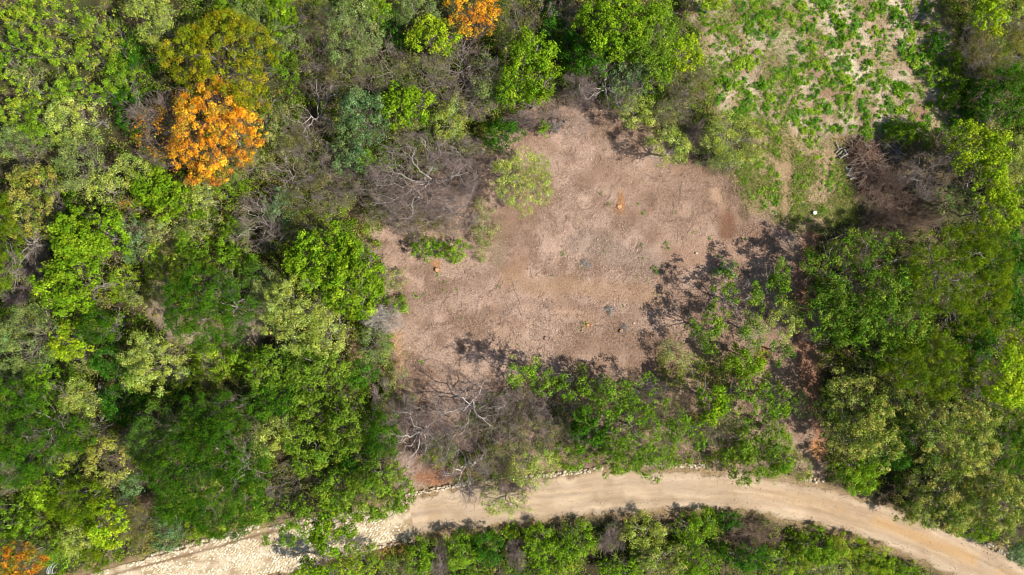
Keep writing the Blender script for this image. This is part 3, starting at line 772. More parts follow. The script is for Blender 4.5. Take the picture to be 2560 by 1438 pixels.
(388, 915, 78, 68, 7, 'soft', "pale yellow-green tree below left of the dark dome"),
(363, 872, 36, 38, 6.5, 'soft', "small pale tree atop the one below the dark dome"),
(280, 905, 45, 46, 4, 'darkbush', "dark shrub in deep shade left of the pale tree"),
(537, 905, 68, 46, 2, 'vine', "low bright weeds on straw ground below the dark dome"),
(470, 940, 40, 30, 2, 'vine', "low green shrub right of the pale tree on straw ground"),
(690, 925, 70, 58, 6.5, 'mid', "mid-green tree below the pale trees, left of its twin"),
(790, 915, 78, 58, 6.5, 'mid', "mid-green tree below the pale trees, nearer the clearing"),
(958, 800, 52, 36, 4.5, 'brush', "whitish dead brush at the clearing's left edge", {'white': 1}),
(934, 866, 48, 44, 4, 'greygreen', "soft green tree below the whitish dead brush"),
(905, 935, 42, 34, 5, 'middark', "dark green tree at the clearing's lower left edge"),
(120, 945, 62, 50, 5, 'bush', "green shrub right of the left edge below the grey-green tree"),
(205, 900, 40, 36, 3, 'paleshrub', "straw-green shrub below the yellow-green tree"),
# --- right middle
(2165, 695, 150, 118, 8.5, 'walnut', "big open-crowned tree with showing limbs right of the clearing", {'skel': 1, 'limbs': 9, 'r0': .24, 'dens': 1.1}),
(2215, 815, 120, 100, 8.5, 'walnut', "open-crowned tree with yellow flowers below the biggest one"),
(2080, 790, 80, 75, 7.5, 'walnut', "open-crowned tree beside the red path, below the biggest one's left"),
(2406, 690, 126, 144, 10, 'feathold', "large olive-green feathery dome at the right", {'deep': .9, 'dens': .9}),
(2315, 870, 70, 55, 6, 'soft', "pale green tree under the large olive-green dome"),
(2525, 640, 45, 80, 4, 'darkbush', "dark shrub at the right edge beside the olive-green dome"),
(2535, 770, 40, 60, 4, 'darkbush', "dark shrub at the right edge below the olive-green dome"),
(2440, 850, 60, 55, 3, 'darkbush', "dark shaded shrub between the dome and the bright lime tree"),
(2478, 945, 60, 68, 11, 'limeyellow', "bright yellow-lime tree at the right, alone in dark green", {'dens': 1.3}),
(2540, 872, 36, 52, 7, 'limeyellow', "bright lime tree at the right edge above the yellow-lime one"),
(2318, 915, 115, 84, 9.5, 'feathold', "dark olive feathery tree below the big open-crowned tree"),
(2031, 812, 42, 44, 4, 'bare', "grey bare bush beside the red path"),
(1842, 752, 80, 68, 6.5, 'tuft', "open tufted tree at the clearing's right edge, above the round grey-green one", {'dens': 1.2}),
(1942, 705, 28, 52, 6.5, 'tuft', "slender tufted tree left of the biggest open-crowned tree", {'dens': 1.3}),
(1768, 828, 54, 52, 5.5, 'tuft', "tufted tree nearest the clearing at its right"),
(1881, 826, 42, 36, 6, 'greygreen', "round fine-leaved grey-green tree among tufted trees"),
(1960, 800, 38, 52, 5.5, 'soft', "yellow-green tree left of the red path"),
(1868, 895, 46, 40, 5, 'lime', "bright green tree below the round grey-green tree", {'dens': .9}),
(1952, 880, 38, 36, 4.5, 'tuft', "tufted tree beside the red path's bend"),
(1690, 880, 46, 38, 3, 'paleshrub', "pale shrub in shadow at the clearing's lower right"),
# --- lower left
(72, 1086, 92, 126, 11.5, 'feather', "large dark feathery tree at the left edge"),
(210, 1000, 50, 52, 6.5, 'soft', "pale tree between two dark feathery trees at the left"),
(300, 1010, 55, 60, 4, 'darkbush', "dark shaded shrub right of the pale tree at the left"),
(537, 1185, 148, 148, 12.5, 'feather', "huge dark feathery tree at the lower left", {'deep': .9}),
(545, 1040, 90, 62, 9.5, 'feather', "feathery tree forming the top of the huge dark one"),
(388, 1095, 56, 80, 8.5, 'featherblue', "bluish feathery tree left of the huge dark one"),
(279, 1149, 56, 62, 6.5, 'star', "pale yellow tree with star-like sprays at the lower left", {'skel': 1}),
(330, 1110, 30, 55, 5, 'bare', "small grey bare tree beside the star-like pale tree"),
(181, 1146, 38, 48, 6, 'vine', "lime shrub left of the star-like pale tree"),
(208, 1084, 44, 46, 7.5, 'feather', "small dark feathery tree above the lime shrub at lower left"),
(336, 1207, 34, 32, 4.5, 'bluegreen', "small blue-green tree below the star-like pale tree"),
(205, 1252, 82, 58, 8, 'feathold', "dark olive feathery tree at lower left above the bright lime one"),
(122, 1222, 38, 46, 7, 'lime', "lime tree left of the dark olive feathery one at lower left"),
(275, 1302, 52, 62, 8, 'limeyellow', "vivid lime tree at lower left above the stone road", {'dens': 1.2}),
(356, 1318, 52, 55, 6, 'semiolive', "olive half-bare tree right of the vivid lime tree", {'dens': 2.2}),
(423, 1331, 38, 46, 6, 'bluegreen', "blue-green tree beside the stone road"),
(500, 1330, 55, 32, 4, 'vine', "olive green shrub along the stone road's upper edge"),
(200, 1340, 48, 40, 6, 'soft', "pale tree left of the vivid lime tree's foot"),
(251, 1388, 34, 34, 5.5, 'feathold', "small dark olive tree above the stone road's left end"),
(155, 1370, 45, 45, 5, 'bush', "green shrub right of the small orange tree"),
(67, 1396, 55, 42, 6.5, 'rust', "small orange tree in the lower left corner", {'dens': .9}),
(20, 1300, 45, 52, 5, 'bush', "lime shrub cut by the left edge near the bottom"),
(78, 1312, 42, 42, 5, 'bush', "green shrub above the small orange tree"),
(12, 1185, 38, 52, 5, 'bare', "pale grey bare tree cut by the left edge"),
(689, 995, 62, 56, 6.5, 'middark', "dark green tree right of the huge feathery tree's top"),
(638, 1016, 32, 38, 5, 'featherblue', "small bluish feathery tree at the huge one's upper right"),
(775, 992, 58, 54, 6, 'mid', "mid-green tree left of the clearing's lower left corner"),
(690, 1090, 50, 50, 7, 'soft', "olive-green tree right of the huge feathery tree"),
(775, 1110, 72, 80, 7, 'mid', "broad mid-green tree between the huge feathery tree and the cubic dark one"),
(738, 1205, 62, 55, 6, 'semi', "half-bare grey-green tree above the stone road"),
(650, 1255, 45, 55, 6, 'mid', "green tree at the huge feathery tree's lower right"),
(725, 1305, 68, 66, 7, 'tuft', "tufted green tree leaning over the stone road", {'dens': 1.2}),
(842, 1322, 70, 56, 7.5, 'lime', "lime tree leaning over the stone road", {'dens': .85}),
(840, 1225, 55, 62, 6.5, 'mid', "green tree above the lime tree at the stone road"),
(961, 1086, 46, 60, 8, 'feather', "compact dark tree at the clearing's lower left corner"),
(872, 1060, 52, 72, 7, 'mid', "mid-green tree left of the compact dark tree"),
(940, 1215, 86, 90, 8, 'mid', "leafy green tree where stone road meets dirt road", {'dens': 1.1}),
(880, 1140, 50, 45, 5, 'darkbush', "dark shrub in shade below the compact dark tree"),
(850, 975, 50, 40, 4, 'paleshrub', "tan-green shrub left of the clearing's lower left edge"),
(955, 1000, 30, 55, 3, 'semi', "thin half-bare tree at the clearing's lower left edge"),
# --- lower middle
(1040, 1110, 84, 92, 8, 'bare', "white-limbed bare tree at the clearing's lower left", {'bark': 'white', 'limbs': 7, 'r0': .22}),
(1176, 1035, 94, 78, 8, 'bare', "white-limbed bare tree casting branch shadows on the clearing", {'bark': 'white', 'limbs': 6, 'r0': .22}),
(1163, 1180, 64, 90, 7.5, 'bare', "white-limbed bare tree reaching over the dirt road", {'bark': 'white', 'limbs': 6, 'r0': .22}),
(1268, 1120, 60, 70, 5.5, 'semi', "half-bare grey tree right of the white-limbed ones"),
(1390, 1025, 62, 62, 5.5, 'bare', "grey bare tree left of the dark upright shrub"),
(1330, 1075, 58, 62, 5.5, 'semi', "half-bare tree with thin pale stems below the tufted sapling"),
(1100, 1130, 50, 36, 3, 'vine', "low green shrub beneath the white-limbed bare trees"),
(1210, 905, 40, 44, 4, 'bare', "small bare tree at the clearing's lower edge beside a dark shadow", {'limbs': 4}),
(1290, 918, 44, 46, 6.5, 'tuft', "tufted sapling at the clearing's lower edge", {'dens': 1.3}),
(1355, 945, 36, 42, 5.5, 'tuft', "small tufted tree right of the tufted sapling"),
(1440, 955, 46, 44, 5.5, 'tuft', "tufted tree left of the long branch shadow"),
(1334, 1165, 62, 52, 5.5, 'soft', "hazy pale green tree above the dirt road", {'dens': .8}),
(1262, 1255, 66, 36, 5, 'soft', "yellow-green spray tree hanging over the dirt road", {'dens': .6}),
(1285, 1215, 52, 28, 4.5, 'brush', "grey twig haze over the dirt road's upper edge"),
(1473, 1068, 46, 62, 6.5, 'middark', "dark upright tree in the thicket above the dirt road", {'dens': 1.2}),
(1590, 1085, 92, 84, 7, 'tuft', "wide tufted tree in the middle of the thicket above the dirt road", {'dens': .82}),
(1520, 990, 72, 58, 6, 'tuft', "tufted tree in the thicket's top row, above the dark upright tree", {'dens': .82}),
(1610, 985, 60, 50, 5.5, 'tuft', "tufted tree in the thicket's top row, middle", {'dens': .82}),
(1545, 1145, 62, 42, 5, 'mid', "green tree beside the dirt road below the dark upright tree"),
(1430, 1140, 52, 40, 4.5, 'bush', "green shrub at the dirt road's upper edge"),
(1640, 1150, 58, 46, 5.5, 'tuft', "tufted tree overhanging the dirt road's upper edge", {'dens': .82}),
(1700, 1090, 58, 66, 6, 'tuft', "tufted tree left of the tall shadow gap", {'dens': .82}),
(1774, 1002, 32, 58, 6.5, 'lime', "slim bright lime tree in the thicket"),
(1700, 990, 48, 46, 4.5, 'semi', "half-bare grey-green tree left of the slim lime tree"),
(1840, 985, 48, 46, 5, 'tuft', "tufted tree right of the slim lime tree"),
(1925, 1000, 58, 50, 5, 'tuft', "tufted tree beside the red path above the broad mid-green one"),
(1902, 1128, 92, 84, 5, 'mid', "broad mid-green tree overhanging the dirt road at the red path's end", {'dens': 1.1}),
(2010, 1010, 34, 34, 3.5, 'greygreen', "small pale tree in the red path's shadow"),
(2000, 1175, 38, 30, 2.5, 'paleshrub', "pale weeds shrub at the dirt road's edge below the red path"),
# --- lower right
(2137, 1035, 88, 112, 7.5, 'speckle', "speckled pale olive tree right of the red path"),
(2200, 1090, 50, 70, 7.5, 'speckle', "speckled tree behind the pale olive one"),
(2385, 1085, 100, 100, 9.5, 'speckle', "great speckled tree at the lower right, upper crown", {'dens': 1.1}),
(2380, 1238, 122, 100, 6, 'speckle', "great speckled tree overhanging the dirt road at the lower right", {'dens': 1.1}),
(2490, 1250, 66, 82, 8.5, 'speckle', "speckled tree at the right below the dark feathery one"),
(2503, 1120, 44, 68, 8, 'feather', "dark feathery tree at the lower right edge"),
(2552, 1090, 32, 60, 7.5, 'speckle', "pale speckled tree cut by the right edge"),
(2535, 1300, 42, 56, 5, 'bare', "grey bare tree at the right edge above the dirt road"),
(2545, 1375, 34, 36, 4, 'bluegreen', "blue-green tree in the lower right corner"),
(2450, 1325, 62, 34, 5, 'bush', "green shrub at the dirt road's right end"),
(2153, 1180, 60, 52, 4.5, 'bush', "green shrub at the dirt road's edge right of the red path"),
(2240, 1125, 46, 48, 5, 'darkbush', "dark shaded shrub between the speckled trees"),
(2240, 1060, 36, 40, 6, 'featherblue', "dull grey-green feathery tree between the speckled trees"),
(2270, 1010, 50, 40, 7, 'speckle', "small speckled tree above the great one"),
(2520, 1020, 50, 50, 6, 'bush', "green shrub right of the great speckled tree's top"),
# --- below the dirt road
(900, 1408, 56, 34, 4.5, 'vine', "yellow-green shrub at the bottom edge below the stone road"),
(790, 1425, 62, 26, 5, 'lime', "lime tree at the bottom edge casting shade on the stone road"),
(1052, 1395, 44, 52, 5, 'bush', "green shrub below the road, left of the first brush mound"),
(1099, 1400, 24, 46, 2.5, 'brush', "narrow grey brush mound below the road, leftmost"),
(1150, 1378, 42, 56, 5.5, 'bush', "bright green shrub between the two grey brush mounds"),
(1218, 1368, 40, 50, 5, 'darkbush', "dark green shrub below the road beside the middle brush mound"),
(1291, 1392, 30, 40, 2.5, 'brush', "grey brush mound below the road, in the middle"),
(1355, 1368, 55, 52, 5.5, 'bush', "lush green shrub right of the middle brush mound"),
(1440, 1352, 45, 48, 5, 'bush', "lush green shrub left of the round brush mound"),
(1400, 1425, 60, 28, 4.5, 'vine', "yellow-green shrub at the bottom edge under two lush ones"),
(1529, 1344, 34, 44, 2.8, 'brush', "round grey-brown brush mound below the road"),
(1616, 1332, 55, 46, 5, 'soft', "pale green tree below the road right of the round brush mound"),
(1660, 1402, 74, 40, 6, 'speckle', "pale speckled tree at the bottom edge"),
(1740, 1318, 56, 42, 4.5, 'bush', "green shrub at the road's lower edge right of the pale green tree"),
(1828, 1304, 34, 26, 3, 'darkbush', "small dark green shrub at the road's lower edge"),
(1893, 1335, 64, 40, 2.5, 'brush', "wide brown brush mound below the road", {'brown': 1}),
(1862, 1388, 62, 36, 6, 'darkbush', "dark dome-shaped shrub at the bottom below the wide brush mound"),
(1740, 1400, 50, 40, 5, 'bush', "green shrub at the bottom edge left of the dark dome-shaped shrub"),
(1975, 1400, 55, 40, 5, 'vine', "vine shrub at the bottom right of the dark dome-shaped shrub"),
(2040, 1372, 62, 44, 4.5, 'bush', "green shrub below the road's bend"),
(2115, 1372, 50, 36, 4, 'vine', "olive green shrub below the road's bend, further right"),
(2075, 1424, 60, 26, 4, 'soft', "pale yellow-green tree at the bottom edge below the bend"),
(2190, 1402, 56, 36, 3.2, 'vine', "vine shrub along the bend's lower edge"),
(2255, 1432, 55, 26, 3.5, 'bush', "lime shrub at the bottom edge, last before the road leaves"),
(985, 1425, 40, 26, 3, 'paleshrub', "straw-coloured shrub at the bottom below the stone road's end"),
(1560, 1420, 60, 28, 4.5, 'bush', "green shrub at the bottom edge under the round brush mound"),
(1290, 1335, 60, 22, 1.8, 'vine', "low shrub strip at the road's lower edge above the middle brush mound"),
(1300, 1010, 58, 52, 5, 'bare', "twiggy bare tree below the tufted sapling", {'limbs': 9}),
(1225, 1165, 58, 48, 4.5, 'semi', "half-bare tree above the stone wall, right of the reaching limbs"),
(1010, 1040, 30, 60, 4, 'bare', "thin bare tree at the clearing's lower left corner"),
(1395, 1090, 56, 50, 4.5, 'semi', "half-bare grey tree left of the dark upright tree"),
(950, 470, 70, 62, 6, 'bare', "brown-grey bare tree overlapping the great bare tree's left", {'limbs': 9}),
(1130, 530, 72, 58, 5, 'bare', "grey bare tree overhanging the clearing below the great bare tree", {'limbs': 9}),
(1010, 520, 66, 58, 5.5, 'bare', "brown bare tree at the great bare tree's foot", {'limbs': 9}),
(855, 430, 60, 54, 5.5, 'bare', "fine-twigged bare tree below the blue-green tree", {'limbs': 9}),
(770, 590, 60, 50, 5.5, 'semi', "half-bare tree above the brilliant lime tree"),
(1150, 372, 60, 40, 4.5, 'bare', "fine grey bare tree above the great bare tree's right", {'limbs': 9}),
(1690, 270, 48, 44, 4, 'semi', "sparse grey tree right of two pale trees at the clearing's top"),
(1450, 215, 52, 44, 4.5, 'bare', "brown bare tree left of the white fan of twigs", {'limbs': 8}),
(1650, 1040, 52, 50, 4.5, 'semi', "half-bare tree in the middle of the thicket"),
(1800, 1065, 46, 52, 4.5, 'semi', "half-bare tree beside the tall shadow gap"),
(1480, 1000, 50, 40, 4, 'semi', "half-bare grey tree above the dark upright tree"),
(95, 235, 40, 46, 4, 'vine', "vine shrub left of the round shrubs at upper left"),
(105, 290, 36, 40, 3.5, 'bush', "green shrub between black shadow and broad yellow-green shrub"),
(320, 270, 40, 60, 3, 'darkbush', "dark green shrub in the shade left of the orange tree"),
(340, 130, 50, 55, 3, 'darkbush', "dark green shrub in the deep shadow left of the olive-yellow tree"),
(255, 470, 40, 46, 4.5, 'soft', "pale green tree above the big lime tree"),
(130, 445, 36, 40, 4.5, 'vine', "vine shrub above the yellow-speckled tree"),
(455, 690, 30, 60, 3.5, 'vine', "olive vine shrub at the dark dome's left side"),
(130, 1010, 44, 40, 5, 'bush', "green shrub above the large dark tree at the left edge"),
(20, 960, 40, 36, 5, 'mid', "green tree cut by the left edge above the large dark tree"),
(620, 900, 46, 40, 4, 'bush', "green shrub right of the bright weeds"),
(1085, 1045, 76, 64, 5.5, 'bare', "low grey bare tree between the two white-limbed trees at the clearing's lower edge", {'limbs': 8, 'twig': .32}),
(1120, 1100, 74, 56, 4.5, 'bare', "tangled low bare tree under the white-limbed trees", {'limbs': 8, 'twig': .32}),
(1245, 1055, 66, 60, 5, 'bare', "twiggy bare tree right of the branch shadows", {'limbs': 8, 'twig': .32}),
(985, 700, 26, 34, 2.2, 'paleshrub', "thin pale shrub between the brilliant lime tree and the clearing"),
(992, 765, 20, 26, 1.6, 'bush', "small green shrub at the clearing's left edge above the whitish brush"),
(1000, 945, 26, 36, 2, 'paleshrub', "wispy pale shrub at the clearing's left edge below the soft green tree"),
(1020, 1000, 24, 30, 1.6, 'paleshrub', "wispy pale shrub just inside the clearing's lower left edge"),
(2300, 530, 66, 56, 3, 'brush', "dark brown brush mound beneath the grey bare tree", {'brown': 1}),
]

# ------------------------------------------------------------------ ground cover nobody could count
def scatter(rng, n, x0=-68, x1=68, y0=-43, y1=43):
    return rng.uniform(x0, x1, n), rng.uniform(y0, y1, n)

def road_d(x, y):
    return np.maximum(sdist(x, y, ROADPOLY), sdist(x, y, COBPOLY))

def build_undergrowth():
    rng = np.random.default_rng(5)
    x, y = scatter(rng, 26000)
    n = fbm(x * .22, y * .22, 71, 3)
    open_ = np.maximum.reduce([sdist(x, y, CLEARING), sdist(x, y, FIELD), sdist(x, y, LAWN)])
    gaps = linedist(x, y, [(690, 760), (600, 850), (430, 820), (380, 700), (420, 590)])
    brown = [(2100, 350), (2250, 360), (2420, 420), (2420, 560), (2130, 610), (2110, 480)]
    keep = (open_ < .1) & (sdist(x, y, brown) < 0) & (sdist(x, y, LAWN) < -2.2) & ((x > -43) | (y < 11) | (rng.random(len(x)) < .3)) & (road_d(x, y) < -.9) & (n > .30) & ((gaps > 1.8) | (rng.random(len(x)) < .3))
    # a thin cover also in the half-bare thicket below the clearing
    thick = (open_ > 0) & (sdist(x, y, [(1250, 960), (1500, 900), (1900, 880), (1980, 1180), (1500, 1170), (1100, 1200), (1060, 1130)]) > 0) & (n > .5)
    keep |= thick & (road_d(x, y) < -.9)
    x, y, n = x[keep], y[keep], n[keep]
    nc = len(x)
    rc = rng.uniform(.35, .85, nc); h = rng.uniform(.2, 1.9, nc) * (.4 + n)
    k = 38
    ci = np.repeat(np.arange(nc), k); tot = len(ci)
    d = rng.normal(size=(tot, 3)); d /= np.linalg.norm(d, axis=1, keepdims=True)
    r = (rng.uniform(.1, 1, tot) ** .5)[:, None]
    P = np.stack([x, y, h * .6], -1)[ci] + d * r * np.stack([rc, rc, h * .55], -1)[ci]
    P[:, 2] = np.maximum(P[:, 2], .05)
    pal = lin([(92, 134, 30), (112, 144, 48), (130, 144, 76), (86, 122, 30), (136, 136, 84), (120, 152, 38)]) * K_LEAF
    hue = fbm(x * .12, y * .12, 75, 3)
    ix = np.clip(((hue - .25) * 2 * 6 + rng.normal(0, 1.2, nc)).astype(int), 0, 5)
    tint = np.clip(pal[ix][ci] * rng.lognormal(0, .25, (tot, 1)), .004, .8)
    V, F = leaf_quads(P, d * .5 + rng.normal(0, .6, (tot, 3)) + [0, 0, .7], rng.uniform(.12, .28, tot), rng.uniform(.07, .15, tot), rng)
    tag(link("undergrowth", mesh_from("undergrowth", V, F, tint), LEAF), "low tangled green undergrowth between the trees", kind='stuff')
    # dead sticks and fallen twigs lying about in the thicket
    nb = 9000
    x, y = scatter(rng, nb)
    open_ = np.maximum(sdist(x, y, FIELD), sdist(x, y, LAWN))
    pile = sdist(x, y, CLEARING)
    keep = (open_ < 0) & (road_d(x, y) < -.3) & ((pile < 0) | (rng.random(nb) < .35))
    x, y = x[keep], y[keep]; nb = len(x)
    a = rng.uniform(0, 6.28, nb); L = rng.uniform(.3, 1.8, nb); z = rng.uniform(.03, .5, nb) * (sdist(x, y, CLEARING) < 0) + .04
    t = np.linspace(-.5, .5, 4)[None, :]
    PT = np.stack([x[:, None] + np.cos(a)[:, None] * L[:, None] * t, y[:, None] + np.sin(a)[:, None] * L[:, None] * t, z[:, None] + rng.normal(0, .05, (nb, 4)) + .1 * L[:, None] * t * rng.normal(0, 1, (nb, 1))], -1)
    PT[..., :2] += rng.normal(0, .05, (nb, 4, 2)) * L[:, None, None]
    PT[..., 2] = np.maximum(PT[..., 2], .03)
    V, F = tubes(PT, np.repeat(rng.uniform(.008, .026, (nb, 1)), 4, 1), 3)
    tag(link("fallen_twigs", mesh_from("fallen_twigs", V, F), TWIG), "grey fallen twigs scattered through the thicket and the clearing", kind='stuff')

def build_litter():
    rng = np.random.default_rng(6)
    x, y = scatter(rng, 900000)
    sc = sdist(x, y, CLEARING); sf = sdist(x, y, FIELD); sw = sdist(x, y, LAWN)
    n = fbm(x * .6, y * .6, 81, 3)
    keep = (np.maximum.reduce([sc, sf, sw]) > -.4) & (road_d(x, y) < -.15) & (n > .34)
    bare = np.minimum.reduce([linedist(x, y, [(1275, 690), (1330, 716), (1430, 716), (1560, 730), (1650, 748)]) - .5, linedist(x, y, [(1265, 690), (1300, 655)]) - .3, linedist(x, y, [(1968, 330), (1964, 560)]) - .1,
                              linedist(x, y, [(2020, 600), (2000, 700), (2035, 1000), (2065, 1100)]) - .5, linedist(x, y, [(1812, 545), (1815, 590)]) - .3, linedist(x, y, [(1690, 640), (1860, 640)]) - .4])
    keep &= rng.random(len(x)) < np.clip(.22 + .5 * bare + (n - .5), .12, 1)
    keep &= rng.random(len(x)) < np.clip(.25 + 3.2 * (fbm(x * .2, y * .2, 83, 3) - .36), .2, 1)
    x, y, sf, sw = x[keep], y[keep], sf[keep], sw[keep]
    m = len(x)
    pc = lin([(194, 170, 152), (160, 128, 106), (120, 92, 78), (206, 178, 150), (176, 142, 116), (150, 126, 110), (222, 200, 176), (98, 74, 62)]) * K_SOIL
    pf = lin([(220, 202, 170), (200, 176, 140), (180, 158, 128), (230, 214, 186), (150, 124, 100), (196, 180, 150), (206, 190, 150), (170, 150, 110)]) * K_SOIL
    k = rng.integers(0, 8, m)
    tint = np.where(((sf > 0) | (sw > 0))[:, None], pf[k], pc[k]) * rng.lognormal(0, .22, (m, 1))
    own = soil_map(x, y)[0] * K_SOIL
    tint = tint * .45 + own * .62 * rng.lognormal(0, .28, (m, 1))
    thin = rng.random(m) < .45
    L = np.where(thin, rng.uniform(.2, .55, m), rng.uniform(.08, .22, m)) * np.where(sf > 0, 1.3, 1); Wd = np.where(thin, rng.uniform(.018, .04, m), rng.uniform(.04, .11, m))
    V, F = leaf_quads(np.stack([x, y, rng.uniform(.02, .09, m)], -1), rng.normal(0, .35, (m, 3)) + [0, 0, 1], L, Wd, rng)
    V[:, 2] = np.maximum(V[:, 2], .004)
    tag(link("leaf_litter", mesh_from("leaf_litter", V, F, np.clip(tint, 0, .85)), LITTER), "dry leaf litter and straw strewn over the clearing and field", kind='stuff')

def build_grass():
    rng = np.random.default_rng(8)
    x, y = scatter(rng, 260000)
    fx, fy = scatter(rng, 420000, 16, 56, 6, 34)
    x = np.concatenate([x, fx]); y = np.concatenate([y, fy])
    sf = sdist(x, y, FIELD); sw = sdist(x, y, LAWN); v = road_d(x, y)
    n = fbm(x * .45, y * .45, 91, 4); n2 = fbm(x * .12, y * .12, 93, 3)
    # straw country of the field, green patches of the lawn, ragged verges of the road
    trk = linedist(x, y, [(1968, 330), (1966, 420), (1964, 560)])
    east = sstep(x, 18, 40)
    pf = (sf > -.8) * np.clip(.05 + sstep(n, .44, .60) * .44, 0, 1) * (1 - .66 * east)
    pw = (sw > -.6) * (.08 + .55 * sstep(n, .42, .60)) * sstep(trk + (n - .5) * 1.6, .1, 1.2)
    pv = sstep(v, -1.7, -.35) * (v < .25) * sstep(n, .34, .54) * (y < -20)
    red = linedist(x, y, [(2020, 600), (2000, 700), (2035, 1000), (2065, 1100)])
    pr = (red > 1.0) * (red < 2.2) * .25 + (sdist(x, y, [(1990, 1100), (2100, 1090), (2110, 1210), (2000, 1210)]) > 0) * .5
    pf2 = (sf < .5) * (sf > -3) * (x > 18) * .35 * sstep(n, .42, .6)
    keep = rng.random(len(x)) < np.maximum.reduce([pf, pw, pv, pr, pf2])
    x, y, n2, sf, sw = x[keep], y[keep], n2[keep], sf[keep], sw[keep]
    # small broad-leaved weeds between the clumps
    cx, cy = scatter(rng, 5200, 16, 56, 4, 34)
    cn = fbm(cx * .5, cy * .5, 97, 3)
    ck = (np.maximum(sdist(cx, cy, FIELD), sdist(cx, cy, LAWN) - .3) > .1) & (rng.random(5200) < np.clip((cn - .32) * 3.2, .06, 1)) & (linedist(cx, cy, [(1968, 330), (1964, 560)]) > .8)
    cx, cy = cx[ck], cy[ck]; cs = rng.uniform(.10, .42, len(cx)) ; ci = np.repeat(np.arange(len(cx)), 26); d = rng.normal(size=(len(ci), 3)); d /= np.linalg.norm(d, axis=1, keepdims=True)
    WP = np.stack([cx, cy, cs * .5], -1)[ci] + d * (cs[ci] * rng.uniform(.2, 1, len(ci)))[:, None] * [1, 1, .6]; WP[:, 2] = np.maximum(WP[:, 2], .04)
    wt = lin([(104, 152, 44), (124, 164, 54), (90, 138, 46), (134, 168, 72)])[rng.integers(0, 4, len(cx))][ci] * K_LEAF * rng.lognormal(0, .22, (len(ci), 1))
    WV, WF = leaf_quads(WP, d * .5 + rng.normal(0, .4, (len(ci), 3)) + [0, 0, .8], rng.uniform(.12, .26, len(ci)), rng.uniform(.06, .13, len(ci)), rng)
    tag(link("ground_cover", mesh_from("ground_cover", WV, WF, np.clip(wt, 0, .8)), LEAF), "small green weeds spread between the clumps of the straw field", kind='stuff')
    m = len(x)
    pal = lin([(118, 144, 66), (140, 152, 96), (106, 138, 52), (152, 156, 116), (108, 134, 62), (160, 160, 116)]) * K_LEAF
    ix = np.clip((n2 * 6 + rng.normal(0, 1.6, m)).astype(int), 0, 5)
    tint = pal[ix] * rng.lognormal(0, .22, (m, 1))
    N = rng.normal(0, .6, (m, 3)) + [0, 0, .6]
    V, F = leaf_quads(np.stack([x, y, rng.uniform(.05, .22, m)], -1), N, rng.uniform(.1, .28, m), rng.uniform(.03, .08, m), rng)
    V[:, 2] = np.maximum(V[:, 2], .004)
    tag(link("grass", mesh_from("grass", V, F, np.clip(tint, 0, .8)), LEAF), "thin green grass over the field, the lawn and the road verges", kind='stuff')

# ------------------------------------------------------------------ weeds in the field, seedlings in the clearing
def weed_mesh(name, seed, pal, k=190, tall=.42):
    rng = np.random.default_rng(seed)
    ns = rng.integers(5, 9)
    a = rng.uniform(0, 6.28, ns); r = rng.uniform(.15, .75, ns)
    c = np.stack([np.cos(a) * r, np.sin(a) * r, rng.uniform(.3, 1, ns)], -1)
    ci = rng.integers(0, ns, k)
    d = rng.normal(size=(k, 3)); d /= np.linalg.norm(d, axis=1, keepdims=True)
    P = c[ci] + d * rng.uniform(.05, .42, (k, 1)) * [1, 1, .5]
    P[:, 2] = np.clip(P[:, 2], .1, 1.2) * tall
    pal = lin(pal) * K_LEAF
    tint = pal[rng.integers(0, len(pal), ns)][ci] * rng.lognormal(0, .22, (k, 1))
    V, F = leaf_quads(P, d * .4 + rng.normal(0, .45, (k, 3)) + [0, 0, .8], rng.uniform(.16, .4, k), rng.uniform(.07, .17, k), rng)
    stems = np.stack([np.zeros((ns, 3)), c * [.5, .5, .6 * tall], c * [1, 1, tall]], 1)
    V2, F2 = tubes(stems, np.repeat(np.array([[.03, .022, .012]]), ns, 0), 3)
    me = mesh_from(name, np.concatenate([V, V2]), np.concatenate([F, F2 + len(V)]), np.concatenate([np.clip(tint, .004, .8), np.tile(lin((110, 120, 60)) * K_LEAF, (len(F2), 1))]))
    me.materials.append(LEAF)
    return me

